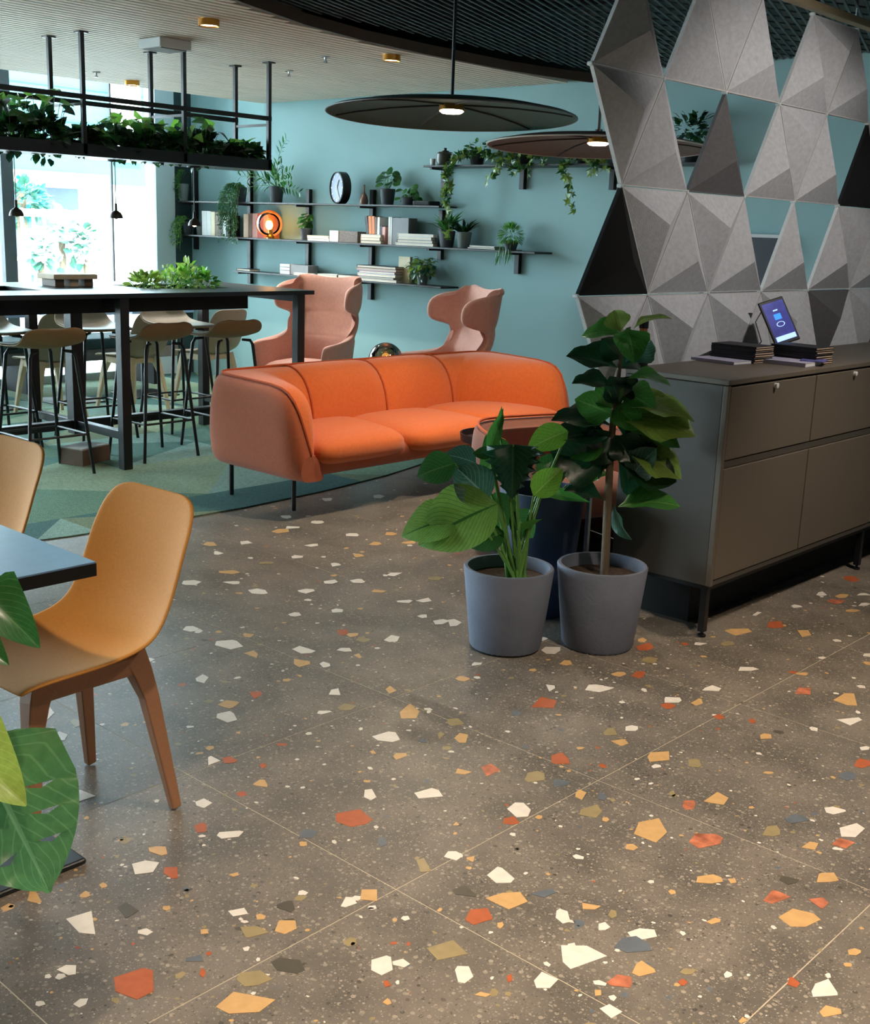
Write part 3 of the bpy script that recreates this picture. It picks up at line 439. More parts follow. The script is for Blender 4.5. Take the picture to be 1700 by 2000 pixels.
# expanded metal mesh panels under the dark void
mm = MB(); H0 = 2.555
def seg(p, q, wd=.006, z=H0, h=.007, m=0):
    d = Vector((q[0] - p[0], q[1] - p[1], 0)); L = d.length
    if L < .02: return
    d /= L; nrm = Vector((-d.y, d.x, 0)) * wd
    a, b = Vector((p[0], p[1], 0)), Vector((q[0], q[1], 0))
    mm.add([(v.x, v.y, zz) for zz in (z, z + h) for v in (a - nrm, b - nrm, b + nrm, a + nrm)], [(0, 3, 2, 1), (4, 5, 6, 7), (0, 1, 5, 4), (1, 2, 6, 5), (2, 3, 7, 6), (3, 0, 4, 7)], m)
def bars(ang, pitch, wd, z):
    d = (math.cos(ang), math.sin(ang)); nx, ny = -d[1], d[0]
    k = -12.0
    while k < 12:
        po = [(nx * k - d[0] * 20, ny * k - d[1] * 20), (nx * k + d[0] * 20, ny * k + d[1] * 20)]
        t0, t1 = 0, 1; a, b = po; ok = True
        for (ax, lo, hi) in ((0, -5.0, 2.5), (1, .8, WALL_Y - .01)):
            da = b[ax] - a[ax]
            if abs(da) < 1e-9:
                if not lo <= a[ax] <= hi: ok = False
                continue
            u, v = (lo - a[ax]) / da, (hi - a[ax]) / da; t0, t1 = max(t0, min(u, v)), min(t1, max(u, v))
        if ok and t1 > t0: 
            f = lambda t: (a[0] + (b[0] - a[0]) * t, a[1] + (b[1] - a[1]) * t)
            p, q = f(t0), f(t1)
            # keep it outside the wood ceiling
            N = 40; pts = [(p[0] + (q[0] - p[0]) * i / N, p[1] + (q[1] - p[1]) * i / N) for i in range(N + 1)]
            ins = [i for i, c in enumerate(pts) if c[0] > xat(EDGE, c[1]) + .01]
            if len(ins) > 1: seg(pts[ins[0]], pts[ins[-1]], wd, z)
        k += pitch
bars(math.radians(109), .046, .0065, H0); bars(math.radians(66), .138, .004, H0 + .007)
build('metal_mesh', mm, K['mesh'], ceil, kind='stuff')
build('air_duct', MB().box(-4.6, 2.4, 4.7, 5.1, 2.75, 2.99).box(-4.6, 2.4, 2.6, 2.85, 2.8, 2.99), K['void'], ceil)
# ------------------------------------------------------------------ orange sofa (faces +X)
def smooth(a, b, t): return a + (b - a) * t
def super_pad(plan, z0, z1, n=20, k=12, e=.35, crown=.02):
    """puffy cushion over a plan quad (back-left, back-right, front-right, front-left)"""
    a, b, c, d = [Vector((p[0], p[1], 0)) for p in plan]; mb = MB(); vs = []
    def sp(v, e): return math.copysign(abs(v) ** e, v)
    for i in range(k + 1):
        la = -PI / 2 + PI * i / k
        for j in range(n):
            lo = 2 * PI * j / n
            u = sp(math.cos(la), e) * sp(math.cos(lo), e); v = sp(math.cos(la), e) * sp(math.sin(lo), e); q = sp(math.sin(la), .8)
            s, t = (u + 1) / 2, (v + 1) / 2
            p = (a * (1 - s) + b * s) * (1 - t) + (d * (1 - s) + c * s) * t
            vs.append((p.x, p.y, (z0 + z1) / 2 + q * (z1 - z0) / 2 + (crown * (1 - u * u) * (1 - v * v) if q > 0 else 0)))
    fs = [(i * n + j, i * n + (j + 1) % n, (i + 1) * n + (j + 1) % n, (i + 1) * n + j) for i in range(k) for j in range(n)]
    return mb.add(vs, fs)
sofa = thing('sofa', 'orange wool three seat sofa on thin black legs', 'sofa', (0, 0, 0))
XB, XF, Y0, Y1 = -5.22, -4.44, 3.80, 6.14
def station(s):
    """s in 0..1 from left arm front round the back to right arm front: ridge point, seat point, outer point, top height, outward normal"""
    pass
def arm_h(x):   # height of the arm ridge at distance from the front
    d = (XF + .05) - x
    tab = [(-.01, .30), (.02, .41), (.045, .51), (.08, .585), (.12, .63), (.18, .655), (.28, .668), (.6, .678), (.9, .68)]
    for (a, ha), (b, hb) in zip(tab, tab[1:]):
        if d <= b: return ha + (hb - ha) * max(0, (d - a)) / (b - a)
    return .68
st = []   # (outer xy, ridge xy, inner-bottom xy, h)
fr = [XF + .05, XF + .042, XF + .02, XF - .005, XF - .04, XF - .085, XF - .14, XF - .22, XF - .32, XF - .43, XF - .52]
for side in (0, 1):
    rows = []
    for x in fr:
        t = (XF + .055 - x) / (XF + .055 - (XB + .3)); inn = .058 + .06 * min(1, t * 6) + .385 * min(1, t * 1.02); taper = .05 * max(0, 1 - (XF + .06 - x) / .12) ** 2
        yo = Y0 + taper if not side else Y1 - taper; sg = 1 if not side else -1
        rows.append(((x, yo), (x, yo + sg * .055), (x, yo + sg * inn), arm_h(x)))
    cr = []
    for q in range(1, 8):
        a = PI / 2 * q / 8; r = .2
        cx, cy = XB + r, (Y0 + r if not side else Y1 - r)
        ox, oy = cx - r * math.sin(a), cy + (-1 if not side else 1) * r * math.cos(a)
        rx, ry = cx - (r - .055) * math.sin(a), cy + (-1 if not side else 1) * (r - .055) * math.cos(a)
        ib = (XB + .40, Y0 + .56 if not side else Y1 - .56); ib = (smooth(XF - .52, XB + .30, q / 8), ib[1] + 0 * q)
        cr.append(((ox, oy), (rx, ry), ib, .68))
    rows += cr
    st.append(rows)
mid = [((XB, y), (XB + .055, y), (XB + .30, y), .685) for y in [Y0 + .58 + (Y1 - Y0 - 1.16) * i / 16 for i in range(17)]]
allst = st[0] + mid + st[1][::-1]
shell = MB(); rows = []
for (o, rg, ib, h) in allst:
    o, rg = Vector((*o, 0)), Vector((*rg, 0)); n = (o - rg).normalized(); row = []
    for dn, zz in [(-.10, .2), (-.02, .205), (.0, .24), (.014, .34), (.014, .46), (.004, .56), (-.012, .64), (-.032, .672), (-.055, .683)]:
        z = .2 + (zz - .2) * (h - .2) / .483; p = o + n * dn; row.append((p.x, p.y, z))
    rows.append(row)
shell.grid(rows)
for rw, sg in ((rows[0], 1), (rows[-1], -1)):
    q0, q1 = rw[0], rw[-1]; shell.add(rw + [(q1[0] - .004, q1[1] + sg * .04, q1[2]), (q0[0] - .004, q0[1] + sg * .06, q0[2])], [tuple(range(11))])
shell.box(XB + .1, XF - .06, Y0 + .1, Y1 - .1, .2, .3)
fa = [[(XF - .10, y, .2), (XF - .015, y, .205), (XF + .03, y, .24), (XF + .045, y, .30), (XF + .035, y, .335), (XF - .05, y, .34)] for y in [Y0 + .058, Y0 + .07, Y0 + .09, Y0 + .12] + [Y0 + .2 + (Y1 - Y0 - .4) * i / 8 for i in range(9)] + [Y1 - .12, Y1 - .09, Y1 - .07, Y1 - .058]]
fa = [[(x - .004 - .03 * max(0, 1 - min(y - Y0 - .058, Y1 - .058 - y) / .05) ** 2, y, z) for x, y, z in r] for r in fa]
shell.grid(fa)
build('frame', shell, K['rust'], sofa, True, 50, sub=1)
def pad_surface(sts, dep=.035, nt=11):
    rows = []; k = len(sts)
    for i, (o, rg, ib, h) in enumerate(sts):
        rg, ib = Vector((*rg, h)), Vector((*ib, .30)); u = i / (k - 1); row = []
        for j in range(nt + 1):
            t = j / nt; q1 = 1 - (1 - t) ** 1.9; q2 = t ** 2.0; p = Vector((rg.x + (ib.x - rg.x) * q1, rg.y + (ib.y - rg.y) * q1, rg.z + (ib.z - rg.z) * q2)); nrm = Vector((ib.x - rg.x, ib.y - rg.y, 0)).normalized() * .55 + Vector((0, 0, .83))
            pf = dep * (math.sin(PI * u) ** .28) * (math.sin(PI * min(1, t * 1.05 + .02)) ** .6) if 0 < u < 1 else 0
            row.append(tuple(p + nrm * pf))
        rows.append(row)
    return MB().grid(rows, flip=True)
nL = len(st[0])
build('arm_pad', pad_surface(allst[:nL + 1]), K['orange'], sofa, True, 60, sub=1)
build('back_cushion', pad_surface(allst[nL:nL + 9], .045), K['orange'], sofa, True, 60, sub=1)
build('back_cushion', pad_surface(allst[nL + 8:nL + 17], .045), K['orange'], sofa, True, 60, sub=1)
build('arm_pad', pad_surface(allst[nL + 16:]), K['orange'], sofa, True, 60, sub=1)
pipe = MB(); pipe.tube([(rg[0], rg[1], h + .006) for (o, rg, ib, h) in allst], .007, 6)
build('piping', pipe, K['orange_seam'], sofa, True)
for si in (nL, nL + 8, nL + 16):
    (o, rg, ib, h) = allst[si]; rg, ib = Vector((*rg, h)), Vector((*ib, .30)); ps = []
    for j in range(10):
        t = j / 9; q1 = 1 - (1 - t) ** 1.9; q2 = t ** 2.0; ps.append((rg.x + (ib.x - rg.x) * q1 + .004, rg.y + (ib.y - rg.y) * q1, rg.z + (ib.z - rg.z) * q2 + .003))
    build('seam', MB().tube(ps, .006, 6), K['orange_seam'], sofa, True)
seamY = [Y0 + .10, Y0 + .79, Y1 - .79, Y1 - .10]; bk = [Y0 + .44, Y0 + .87, Y1 - .87, Y1 - .44]
for i in range(3):
    ex = .03 if i == 1 else 0
    pl = [(-5.0, bk[i] - .05), (-5.0, bk[i + 1] + .05), (XF + .095 + ex, seamY[i + 1] - .001), (XF + .095 + ex, seamY[i] + .001)]
    c = build('seat_cushion', super_pad(pl, .262, .405, 32, 14, .34, .03), K['orange'], sofa, True, 0)
for x, y in [(-4.60, 3.96), (-5.10, 3.94), (-4.60, 5.98), (-5.10, 6.0)]:
    build('leg', MB().tube([(x, y, .006), (x, y, .22)], .013, 12), K['black'], sofa, True)

# ------------------------------------------------------------------ pink wing chairs
def wing_mesh():
    prof = [(.20, .44, .28, .02), (.26, .50, .29, .0), (.34, .54, .30, -.01), (.44, .56, .32, -.015), (.53, .56, .33, -.015), (.57, .555, .335, -.012), (.590, .53, .335, -.01), (.602, .44, .332, -.006), (.612, .30, .328, -.003), (.630, .18, .322, .0), (.665, .11, .312, .01),
            (.71, .085, .308, .02), (.765, .09, .308, .035), (.795, .13, .312, .045), (.812, .22, .325, .048), (.832, .29, .335, .052), (.865, .325, .342, .06), (.92, .335, .345, .068), (.97, .33, .343, .076), (1.01, .30, .338, .085), (1.035, .24, .325, .093), (1.048, .15, .305, .098), (1.052, .08, .29, .10)]
    rows = []
    for z, d, hw, rec in prof:
        row = []; r = min(.14, d * .8, hw * .5)
        pts = [(-hw - .02 * d, rec * 0 + .30 - d), (-hw - .012 * d, .30 - d * .66), (-hw, .30 - max(r, d * .33))]
        for q in (.33, .67): pts.append((-hw + r - r * math.cos(q * PI / 2), .30 - r + r * math.sin(q * PI / 2)))
        pts += [(-hw + r, .30), (-hw * .35, .315), (0, .32)]
        full = pts + [(-a, b) for a, b in pts[:-1][::-1]]
        rows.append([(a, b + rec, z) for a, b in full])
    return MB().grid(rows, flip=True)
def wing_chair(label, loc, rot):
    t = thing('wing_chair', label, 'armchair', loc, rot, 'pink wing chairs')
    build('shell', wing_mesh(), K['pink'], t, True, 0, solid=.055, off=-1, sub=2)
    build('seat', super_pad([(-.26, .22), (.26, .22), (.27, -.27), (-.27, -.27)], .28, .44, 28, 12, .4, .02), K['pink'], t, True, 0)
    build('base_plate', MB().box(-.25, .25, -.2, .24, .19, .29), K['pink'], t, bevel=.03)
    for a in (-1, 1):
        for b in (-1, 1): build('leg', MB().tube([(a * .2, .03 + b * .17, .2), (a * .23, .03 + b * .21, .006)], [.014, .011], 10), K['black'], t, True)
    return t
wing_chair('pink wing chair seen through the end frame of the black bar table', (-6.93, 6.08, 0), math.radians(16))
wing_chair('pink wing chair in profile behind the right half of the orange sofa', (-5.62, 6.15, 0), math.radians(-26))
tb = thing('side_table', 'small round black side table just behind the orange sofa', 'table', (-5.55, 5.57, 0))
build('table_top', MB().lathe([(.001, .475), (.2, .475), (.205, .482), (.2, .49), (.001, .49)], 36), K['black'], tb, True)
build('stem', MB().tube([(0, 0, .01), (0, 0, .48)], .016, 12), K['black'], tb, True)
build('base', MB().lathe([(.001, .006), (.15, .006), (.15, .014), (.02, .02), (.001, .02)], 32), K['black'], tb, True)
gl = thing('globe_lamp', 'small smoked glass globe lamp behind the sofa back', 'lamp', (-5.55, 5.57, .4906))
build('globe', MB().sphere((0, 0, .125), .115, 32, 18), K['smoke'], gl, True, 0)
build('base', MB().lathe([(.001, 0), (.06, 0), (.06, .02), (.02, .03), (.02, .06), (.001, .06)], 24), K['brass'], gl, True)
build('bulb', MB().sphere((0, 0, .1), .028, 16, 10), K['bulb'], gl, True, 0)

# tub armchair seen from behind, facing the sofa
tub = thing('tub_armchair', 'rust orange tub armchair seen from behind the potted plants', 'armchair', (-3.20, 4.40, 0), math.radians(74))
rows = []
for z, hw, d0, f in [(.03, .34, .30, .30), (.10, .365, .32, .33), (.3, .385, .335, .36), (.46, .39, .345, .36), (.55, .385, .345, .30), (.592, .375, .34, .16), (.602, .36, .33, .04)]:
    row = []
    for i in range(25):
        a = -PI * .5 + PI * i / 24 * 1.0; q = abs(i - 12) / 12
        x = hw * math.copysign(abs(math.sin(a)) ** .55, math.sin(a)); y = d0 * abs(math.cos(a)) ** .55 if q < 1 else 0
        if q > .92: y -= f
        row.append((x, y, z - (.04 * q ** 3 if z > .5 else 0)))
    rows.append(row)
build('shell', MB().grid(rows, flip=True), K['tub'], tub, True, 0, solid=.07, off=-1, sub=1)
build('seat', super_pad([(-.29, .25), (.29, .25), (.3, -.34), (-.3, -.34)], .22, .40, 28, 12, .4, .02), K['tub'], tub, True, 0)
build('plinth', MB().box(-.26, .26, -.28, .2, .006, .06), K['blackmat'], tub)
build('piping', MB().tube([(x, y, z + .004) for x, y, z in rows[-1]], .007, 6), K['orange_seam'], tub, True)
ct = thing('coffee_table', 'small round dark tray table beside the tub armchair', 'table', (-3.80, 4.66, 0))
build('tray', MB().lathe([(.001, .42), (.2, .42), (.205, .46), (.198, .46), (.194, .428), (.001, .428)], 40), M('dark_aubergine_metal', (48, 30, 32), .4, .3, noise=(20, .1)), ct, True)
build('stem', MB().tube([(0, 0, .01), (0, 0, .42)], .015, 12), K['black'], ct, True)
build('base', MB().lathe([(.001, .006), (.14, .006), (.14, .014), (.001, .02)], 32), K['black'], ct, True)

# ------------------------------------------------------------------ shell chairs (ochre foreground, taupe at the window)
def shell_grid():
    P = [(-.215, .428, .185, .0), (-.205, .440, .195, .004), (-.15, .446, .208, .010), (-.05, .436, .212, .022), (.06, .428, .208, .034), (.14, .437, .204, .044), (.195, .470, .196, .050), (.232, .53, .194, .050), (.255, .60, .193, .046),
         (.273, .67, .191, .038), (.289, .725, .186, .028), (.300, .764, .172, .018), (.307, .788, .148, .010), (.31, .797, .10, .004)]
    rows = []
    for i, (y, z, hw, ra) in enumerate(P):
        a, b = P[max(0, i - 1)], P[min(len(P) - 1, i + 1)]; t = Vector((b[0] - a[0], b[1] - a[1])).normalized(); n = Vector((-t.y, t.x))
        row = []
        for j in range(-6, 7):
            u = j / 6; e = ra * abs(u) ** 2.2; row.append((u * hw, y + n.x * e, z + n.y * e))
        rows.append(row)
    return MB().grid(rows)
def shell_chair(label, loc, rot, ms, ml, group=None):
    t = thing('dining_chair', label, 'chair', loc, rot, group)
    build('shell', shell_grid(), ms, t, True, 0, solid=.011, off=-1, sub=2)
    sec = [(-1, -1.15), (1, -1.15), (1, 1.15), (-1, 1.15)]
    for a in (-1, 1):
        for b in (-1, 1):
            pts = [(a * .118, b * .125, .425), (a * .128, b * .145, .375), (a * .142, b * .162, .31), (a * .186, b * .205, .004)]
            pts[-1] = (*pts[-1][:2], .015 if b < 0 else .004); build('leg', MB().tube(pts, [.028, .023, .018, .0115], sect=sec, up=(1, 0, 0)), ml, t, bevel=.004)
    build('underframe', MB().box(-.146, -.108, -.12, .12, .376, .428).box(.108, .146, -.12, .12, .376, .428).box(-.107, .107, -.15, -.12, .385, .425).box(-.107, .107, .11, .14, .385, .425), ml, t, bevel=.006)
    return t
shell_chair('ochre shell chair with tapered tan legs in the left foreground', (-2.503, 1.40, 0), math.radians(3), K['chair'], K['chairleg'])
shell_chair('ochre shell chair cut off by the left edge of the photo', (-3.345, 1.47, 0), math.radians(2), K['chair'], K['chairleg'])
for (x, y, l) in [(-8.0, 4.50, 'taupe shell chair at the window tables, left of three'), (-7.95, 5.18, 'taupe shell chair at the window tables, middle of three'), (-7.9, 5.86, 'taupe shell chair at the window tables, nearest the pink wing chair')]:
    shell_chair(l, (x, y, 0), math.radians(-90 + R.uniform(-7, 7)), K['taupe'], K['pale'], 'taupe chairs at the window')
# foreground cafe table
ft = thing('cafe_table', 'square cafe table with black edge and reflected sky painted into its top, in the left foreground', 'table', (-2.62, 1.0, 0))
build('table_top', MB().box(-.42, .42, -.33, .33, .7365, .74), K['cafe'], ft)
build('edge_band', MB().box(-.421, .421, -.331, .331, .708, .7364), K['blackmat'], ft)
build('column', MB().tube([(0, 0, .012), (0, 0, .71)], .035, 20), K['black'], ft, True)
build('base_plate', MB().box(-.375, .375, -.31, .31, .0, .014), K['black'], ft, bevel=.02, seg=3)
for i, y in enumerate((4.3, 5.02, 5.74)):
    t = thing('cafe_table', ['window cafe table', 'window cafe table', 'window cafe table'][i] + [' in front of the bench, left of three', ' in front of the bench, middle of three', ' in front of the bench, nearest the shelf wall'][i], 'table', (-8.62, y, 0), 0, 'cafe tables along the window')
    build('table_top', MB().box(-.3, .3, -.3, .3, .715, .74), K['cafe'], t, bevel=.004)
    build('column', MB().tube([(0, 0, .012), (0, 0, .72)], .03, 16), K['black'], t, True)
    build('base_plate', MB().box(-.21, .21, -.21, .21, .006, .018), K['black'], t, bevel=.005)
bn = thing('window_bench', 'long grey bench with dark teal seat pads along the window', 'bench', (-9.32, 4.3, 0))
build('frame', MB().box(-.26, .26, -2.1, 2.1, .26, .36), M('grey_bench_front', (104, 100, 98), .7, noise=(9, .05)), bn, bevel=.006)
for i in range(4): build('seat_pad', MB().box(-.25, .27, -2.09 + i * 1.045, -2.09 + (i + 1) * 1.045 - .012, .36, .45), M('dark_teal_seat', (38, 66, 70), .8, noise=(40, .1)) if i == 0 else bpy.data.materials['dark_teal_seat'], bn, bevel=.02, seg=3)
for y in (-1.9, -.65, .65, 1.9): build('leg', MB().box(-.2, .2, y - .03, y + .03, .006, .26), K['blackmat'], bn)
for x, y, c, l in [(-9.38, 3.62, 'bk_white', 'white cushion on the window bench'), (-9.36, 3.25, 'bk_orange', 'terracotta cushion on the window bench')]:
    o = build('cushion', super_pad([(-.19, -.19), (.19, -.19), (.19, .19), (-.19, .19)], -.06, .06, 24, 10, .5, .01), K[c], None, True, 0); tag(o, l, 'cushion', 'cushions on the window bench')
    o.location = (x - .0, y, .62); o.rotation_euler = (0, math.radians(68), 0)

# ------------------------------------------------------------------ bar table, stools, table planter
bt = thing('bar_table', 'long black bar table with steel frame legs and a planted trough', 'table')
TX0, TX1, TY0, TY1, TZ = -7.16, -5.975, 1.9, 5.31, 1.047
slots = [(2.35, 3.55), (4.28, 4.90)]; sx0, sx1 = -6.79, -6.35
top = MB().box(sx1, TX1, TY0, TY1, TZ - .026, TZ).box(TX0, sx0, TY0, TY1, TZ - .026, TZ)
yy = [TY0] + [v for s in slots for v in s] + [TY1]
for a, b in zip(yy[::2], yy[1::2]): top.box(sx0, sx1, a, b, TZ - .026, TZ)
build('table_top', top, K['tabletop'], bt)
tr = MB()
tr.box(-6.95, -6.2, 2.2, 4.93, TZ - .125, TZ - .115)
for a in ((-6.95, -6.94, 2.2, 4.93), (-6.21, -6.2, 2.2, 4.93), (-6.94, -6.21, 2.2, 2.21), (-6.94, -6.21, 4.92, 4.93)): tr.box(*a, TZ - .115, TZ - .0265)
build('trough', tr, K['blackmat'], bt)
build('soil', MB().box(sx0 - .05, sx1 + .05, 4.2, 4.91, TZ - .114, TZ - .045), K['soil'], bt)
for y in (3.87, 5.22):
    for x in (-7.08, -6.03): build('leg', MB().box(x - .03, x + .03, y - .03, y + .03, .006, TZ - .027), K['black'], bt, bevel=.003)
    build('end_rail', MB().box(-7.05, -6.06, y - .022, y + .022, TZ - .075, TZ - .027), K['black'], bt)
build('cross_bar', MB().box(-7.05, -6.06, 3.845, 3.895, .185, .235), K['black'], bt, bevel=.003)
build('cross_bar', MB().box(-7.05, -6.06, 5.195, 5.245, .185, .235), K['black'], bt, bevel=.003)
build('foot_rail', MB().box(-6.60, -6.54, 2.0, 5.20, .18, .235), K['black'], bt, bevel=.003)
build('centre_post', MB().box(-6.61, -6.53, 3.83, 3.91, .15, TZ - .125), K['black'], bt, bevel=.003)
def stool(label, loc, rot):
    t = thing('bar_stool', label, 'stool', loc, rot, 'bar stools around the black table')
    P = [(-.205, .742, .165, 0), (-.195, .752, .185, .004), (-.12, .748, .20, .01), (0, .742, .205, .018), (.10, .746, .205, .024), (.155, .762, .203, .03), (.188, .795, .196, .034), (.203, .828, .18, .032), (.21, .85, .145, .025), (.212, .858, .09, .018)]
    rows = []
    for i, (y, z, hw, ra) in enumerate(P):
        a, b = P[max(0, i - 1)], P[min(len(P) - 1, i + 1)]; tt = Vector((b[0] - a[0], b[1] - a[1])).normalized(); n = Vector((-tt.y, tt.x))
        rows.append([((j / 5) * hw, y + n.x * ra * abs(j / 5) ** 2, z + n.y * ra * abs(j / 5) ** 2) for j in range(-5, 6)])
    build('seat', MB().grid(rows), K['stoolseat'], t, True, 0, solid=.006, off=1, sub=2)
    build('seat_underside', MB().grid([[(a, b, c - .002) for a, b, c in r] for r in rows]), K['tan'], t, True, 0, solid=.010, off=-1, sub=2)
    for a in (-1, 1):
        for b in (-1, 1):
            build('leg', MB().tube([(a * .08, .0 + b * .10, .722), (a * .125, b * .13, .718), (a * .14, b * .138, .69), (a * .205, b * .19, .004)], [.008, .010, .011, .010], 10), K['black'], t, True)
    for a in (-1, 1):
        build('foot_rest', MB().tube([(a * .183, -.173, .24), (a * .183, .173, .24)], .007, 8), K['black'], t, True)
        build('foot_rest', MB().tube([(-.183, a * .173, .24), (.183, a * .173, .24)], .007, 8), K['black'], t, True)
    return t
A = math.radians(-90)
s0 = stool('tan backed bar stool on the near side, leftmost, by the small box', (-6.22, 3.45, 0), A)
for x, y, dr, l in [(-6.30, 4.25, .03, 'tan backed bar stool on the near side, between the table legs'), (-6.30, 4.80, -.02, 'tan backed bar stool on the near side, beside the orange sofa arm')]:
    dup(s0, (x, y, 0), A + dr, l)
for x, y, dr, l in [(-7.12, 3.62, .05, 'bar stool on the window side, farthest left'), (-7.08, 4.32, -.04, 'bar stool on the window side, middle one'), (-7.06, 4.98, .04, 'bar stool on the window side, by the pink wing chair')]:
    dup(s0, (x, y, 0), -A + dr, l)
def foliage_thing(name, label, cat, loc, mbs, mats, group=None):
    t = thing(name, label, cat, loc, 0, group)
    for nm, mb, mt in zip(('leaves', 'stems', 'blossom'), mbs, mats): build(nm, mb, mt, t, False, kind='stuff')
    return t
rr = random.Random(4)
for i, (y, h, mset, l) in enumerate([(4.40, .06, ['lf_yell', 'lf_olive'], 'low pale green plant at the left end of the table trough'), (4.56, .10, ['lf_yell', 'lf_light'], 'feathery yellow green plant in the table trough'),
                                 (4.70, .12, ['lf_light', 'lf_yell'], 'tallest bright green plant in the table trough'), (4.83, .07, ['lf_mid', 'lf_light'], 'broad leaved green plant at the right end of the table trough')]):
    mb = leafy(rr, 130, (0, 0, .02), (.17, .105, h * 1.35), .055 if i != 1 else .032, .55, .2, .9, m=2)
    st_ = MB()
    for k in range(10): st_.tube([(rr.uniform(-.08, .08), rr.uniform(-.05, .05), -.05), (rr.uniform(-.14, .14), rr.uniform(-.08, .08), h)], .0025, 5)
    foliage_thing('trough_plant', l, 'plant', (-6.57, y, TZ - .02), (mb, st_), ([K[k] for k in mset], K['stem']), 'plants in the table trough')
o = thing('wooden_box', 'slatted wooden holder standing on the bar table', 'box', (-6.72, 3.93, TZ))
build('tray', MB().box(-.10, .10, -.15, .15, .045, .075), K['pale'], o, bevel=.003)
for y in (-.10, 0.0, .10): build('block', MB().box(-.08, .08, y - .03, y + .03, 0, .045), K['bk_brown'] if y else K['pale'], o, bevel=.003)
o = thing('storage_box', 'small dark brown box with papers on top under the bar table', 'box', (-6.37, 3.80, .006), math.radians(20))
build('box_body', MB().box(-.09, .09, -.13, .13, 0, .095), K['bk_brown'], o, bevel=.003)
build('paper', MB().box(-.085, .08, -.12, .12, .0952, .103), K['white'], o)

# ------------------------------------------------------------------ hanging planter over the bar table, with three small pendants
hp = thing('hanging_planter', 'long black planter box hung from the ceiling above the bar table', 'planter')
bx = MB(); PX0, PX1, PY0, PY1, PZ0, PZ1 = -6.77, -6.39, 2.0, 5.285, 1.815, 1.885
bx.box(PX0, PX1, PY0, PY1, PZ0, PZ0 + .012)
for a in ((PX0, PX0 + .012, PY0, PY1), (PX1 - .012, PX1, PY0, PY1), (PX0 + .012, PX1 - .012, PY0, PY0 + .012), (PX0 + .012, PX1 - .012, PY1 - .012, PY1)): bx.box(*a, PZ0 + .012, PZ1)
build('box', bx, K['black'], hp)
build('soil', MB().box(PX0 + .013, PX1 - .013, PY0 + .013, PY1 - .013, PZ0 + .013, PZ1 - .02), K['soil'], hp)
for y in (2.48, 3.18, 3.885, 4.59, 5.268):
    for x in (PX0 + .012, PX1 - .012):
        r = build('rod', MB().box(x - .012, x + .012, y - .012, y + .012, PZ0 + .012, CEIL), K['black'], hp)
        build('flange', MB().box(x - .03, x + .03, y - .03, y + .03, CEIL - .008, CEIL - .0005), K['black'], r)
    build('tie_bar', MB().box(PX0 + .024, PX1 - .024, y - .008, y + .008, 2.098, 2.114), K['black'], hp)
for x in (PX0 + .012, PX1 - .012): build('side_rail', MB().box(x - .009, x + .009, PY0, PY1, 2.132, 2.160), K['black'], hp)
LM = [leaf_mesh('pothos_leaf', K[k], 1, .78, 'heart', .5, .2, 0, 5, 2, i) for i, k in enumerate(['lf_deep', 'lf_dark', 'lf_mid', 'lf_light', 'lf_deep'])]
rr = random.Random(21)
spots = [(2.55, .16), (2.95, .13), (3.30, .20), (3.52, .22), (3.72, .26), (3.98, .10), (4.22, .15), (4.42, .17), (4.62, .13), (4.83, .20), (5.02, .10), (5.18, .09)]
names = ['out of the frame', 'out of the frame', 'dense green pothos at the left end of the hanging planter', 'tall light leaved pothos left of the first rod pair', 'bushy pothos between the first rods of the hanging planter', 'low dark plant right of the second rod in the hanging planter',
         'dark rounded pothos in the middle of the hanging planter', 'bushy dark plant left of the third rod in the hanging planter', 'small plant at the third rod of the hanging planter', 'upright pale leaved pothos right of the third rod pair', 'low green plant near the right end of the hanging planter', 'smallest plant in the right corner of the hanging planter']
for i, (y, h) in enumerate(spots):
    if i < 2: continue
    t = thing('pothos_plant', names[i], 'plant', (-6.58, y, PZ1 - .02), 0, 'plants in the hanging planter')
    sm_ = MB()
    for k in range(40):
        bx_, by_ = rr.uniform(-.15, .15), rr.uniform(-.09, .09); q = rr.random(); hz = h * 1.15 * q ** .8 + .01
        b = Vector((bx_, by_, hz)); d = Vector((bx_ * 3 + rr.uniform(-.6, .6), by_ * 3 + rr.uniform(-.6, .6), rr.uniform(-.5, .5))).normalized()
        L = rr.uniform(.065, .11); place('leaf', LM[3 if (q > .75 and rr.random() < .7) else rr.choice([0, 0, 1, 2, 4])], t, frame(b, b + d * L, (rr.uniform(-.5, .9), rr.uniform(-.9, .3), 1)))
        sm_.tube([(bx_ * .5, by_ * .5, 0), tuple(b)], .002, 5)
    build('stem', sm_, K['stem'], t)
    build('foliage', leafy(rr, 210, (.02, 0, .045), (.165, .105, max(.05, h * .5)), .06, .8, .25, .5, m=2), [K['lf_deep'], K['lf_dark']], t, kind='stuff')
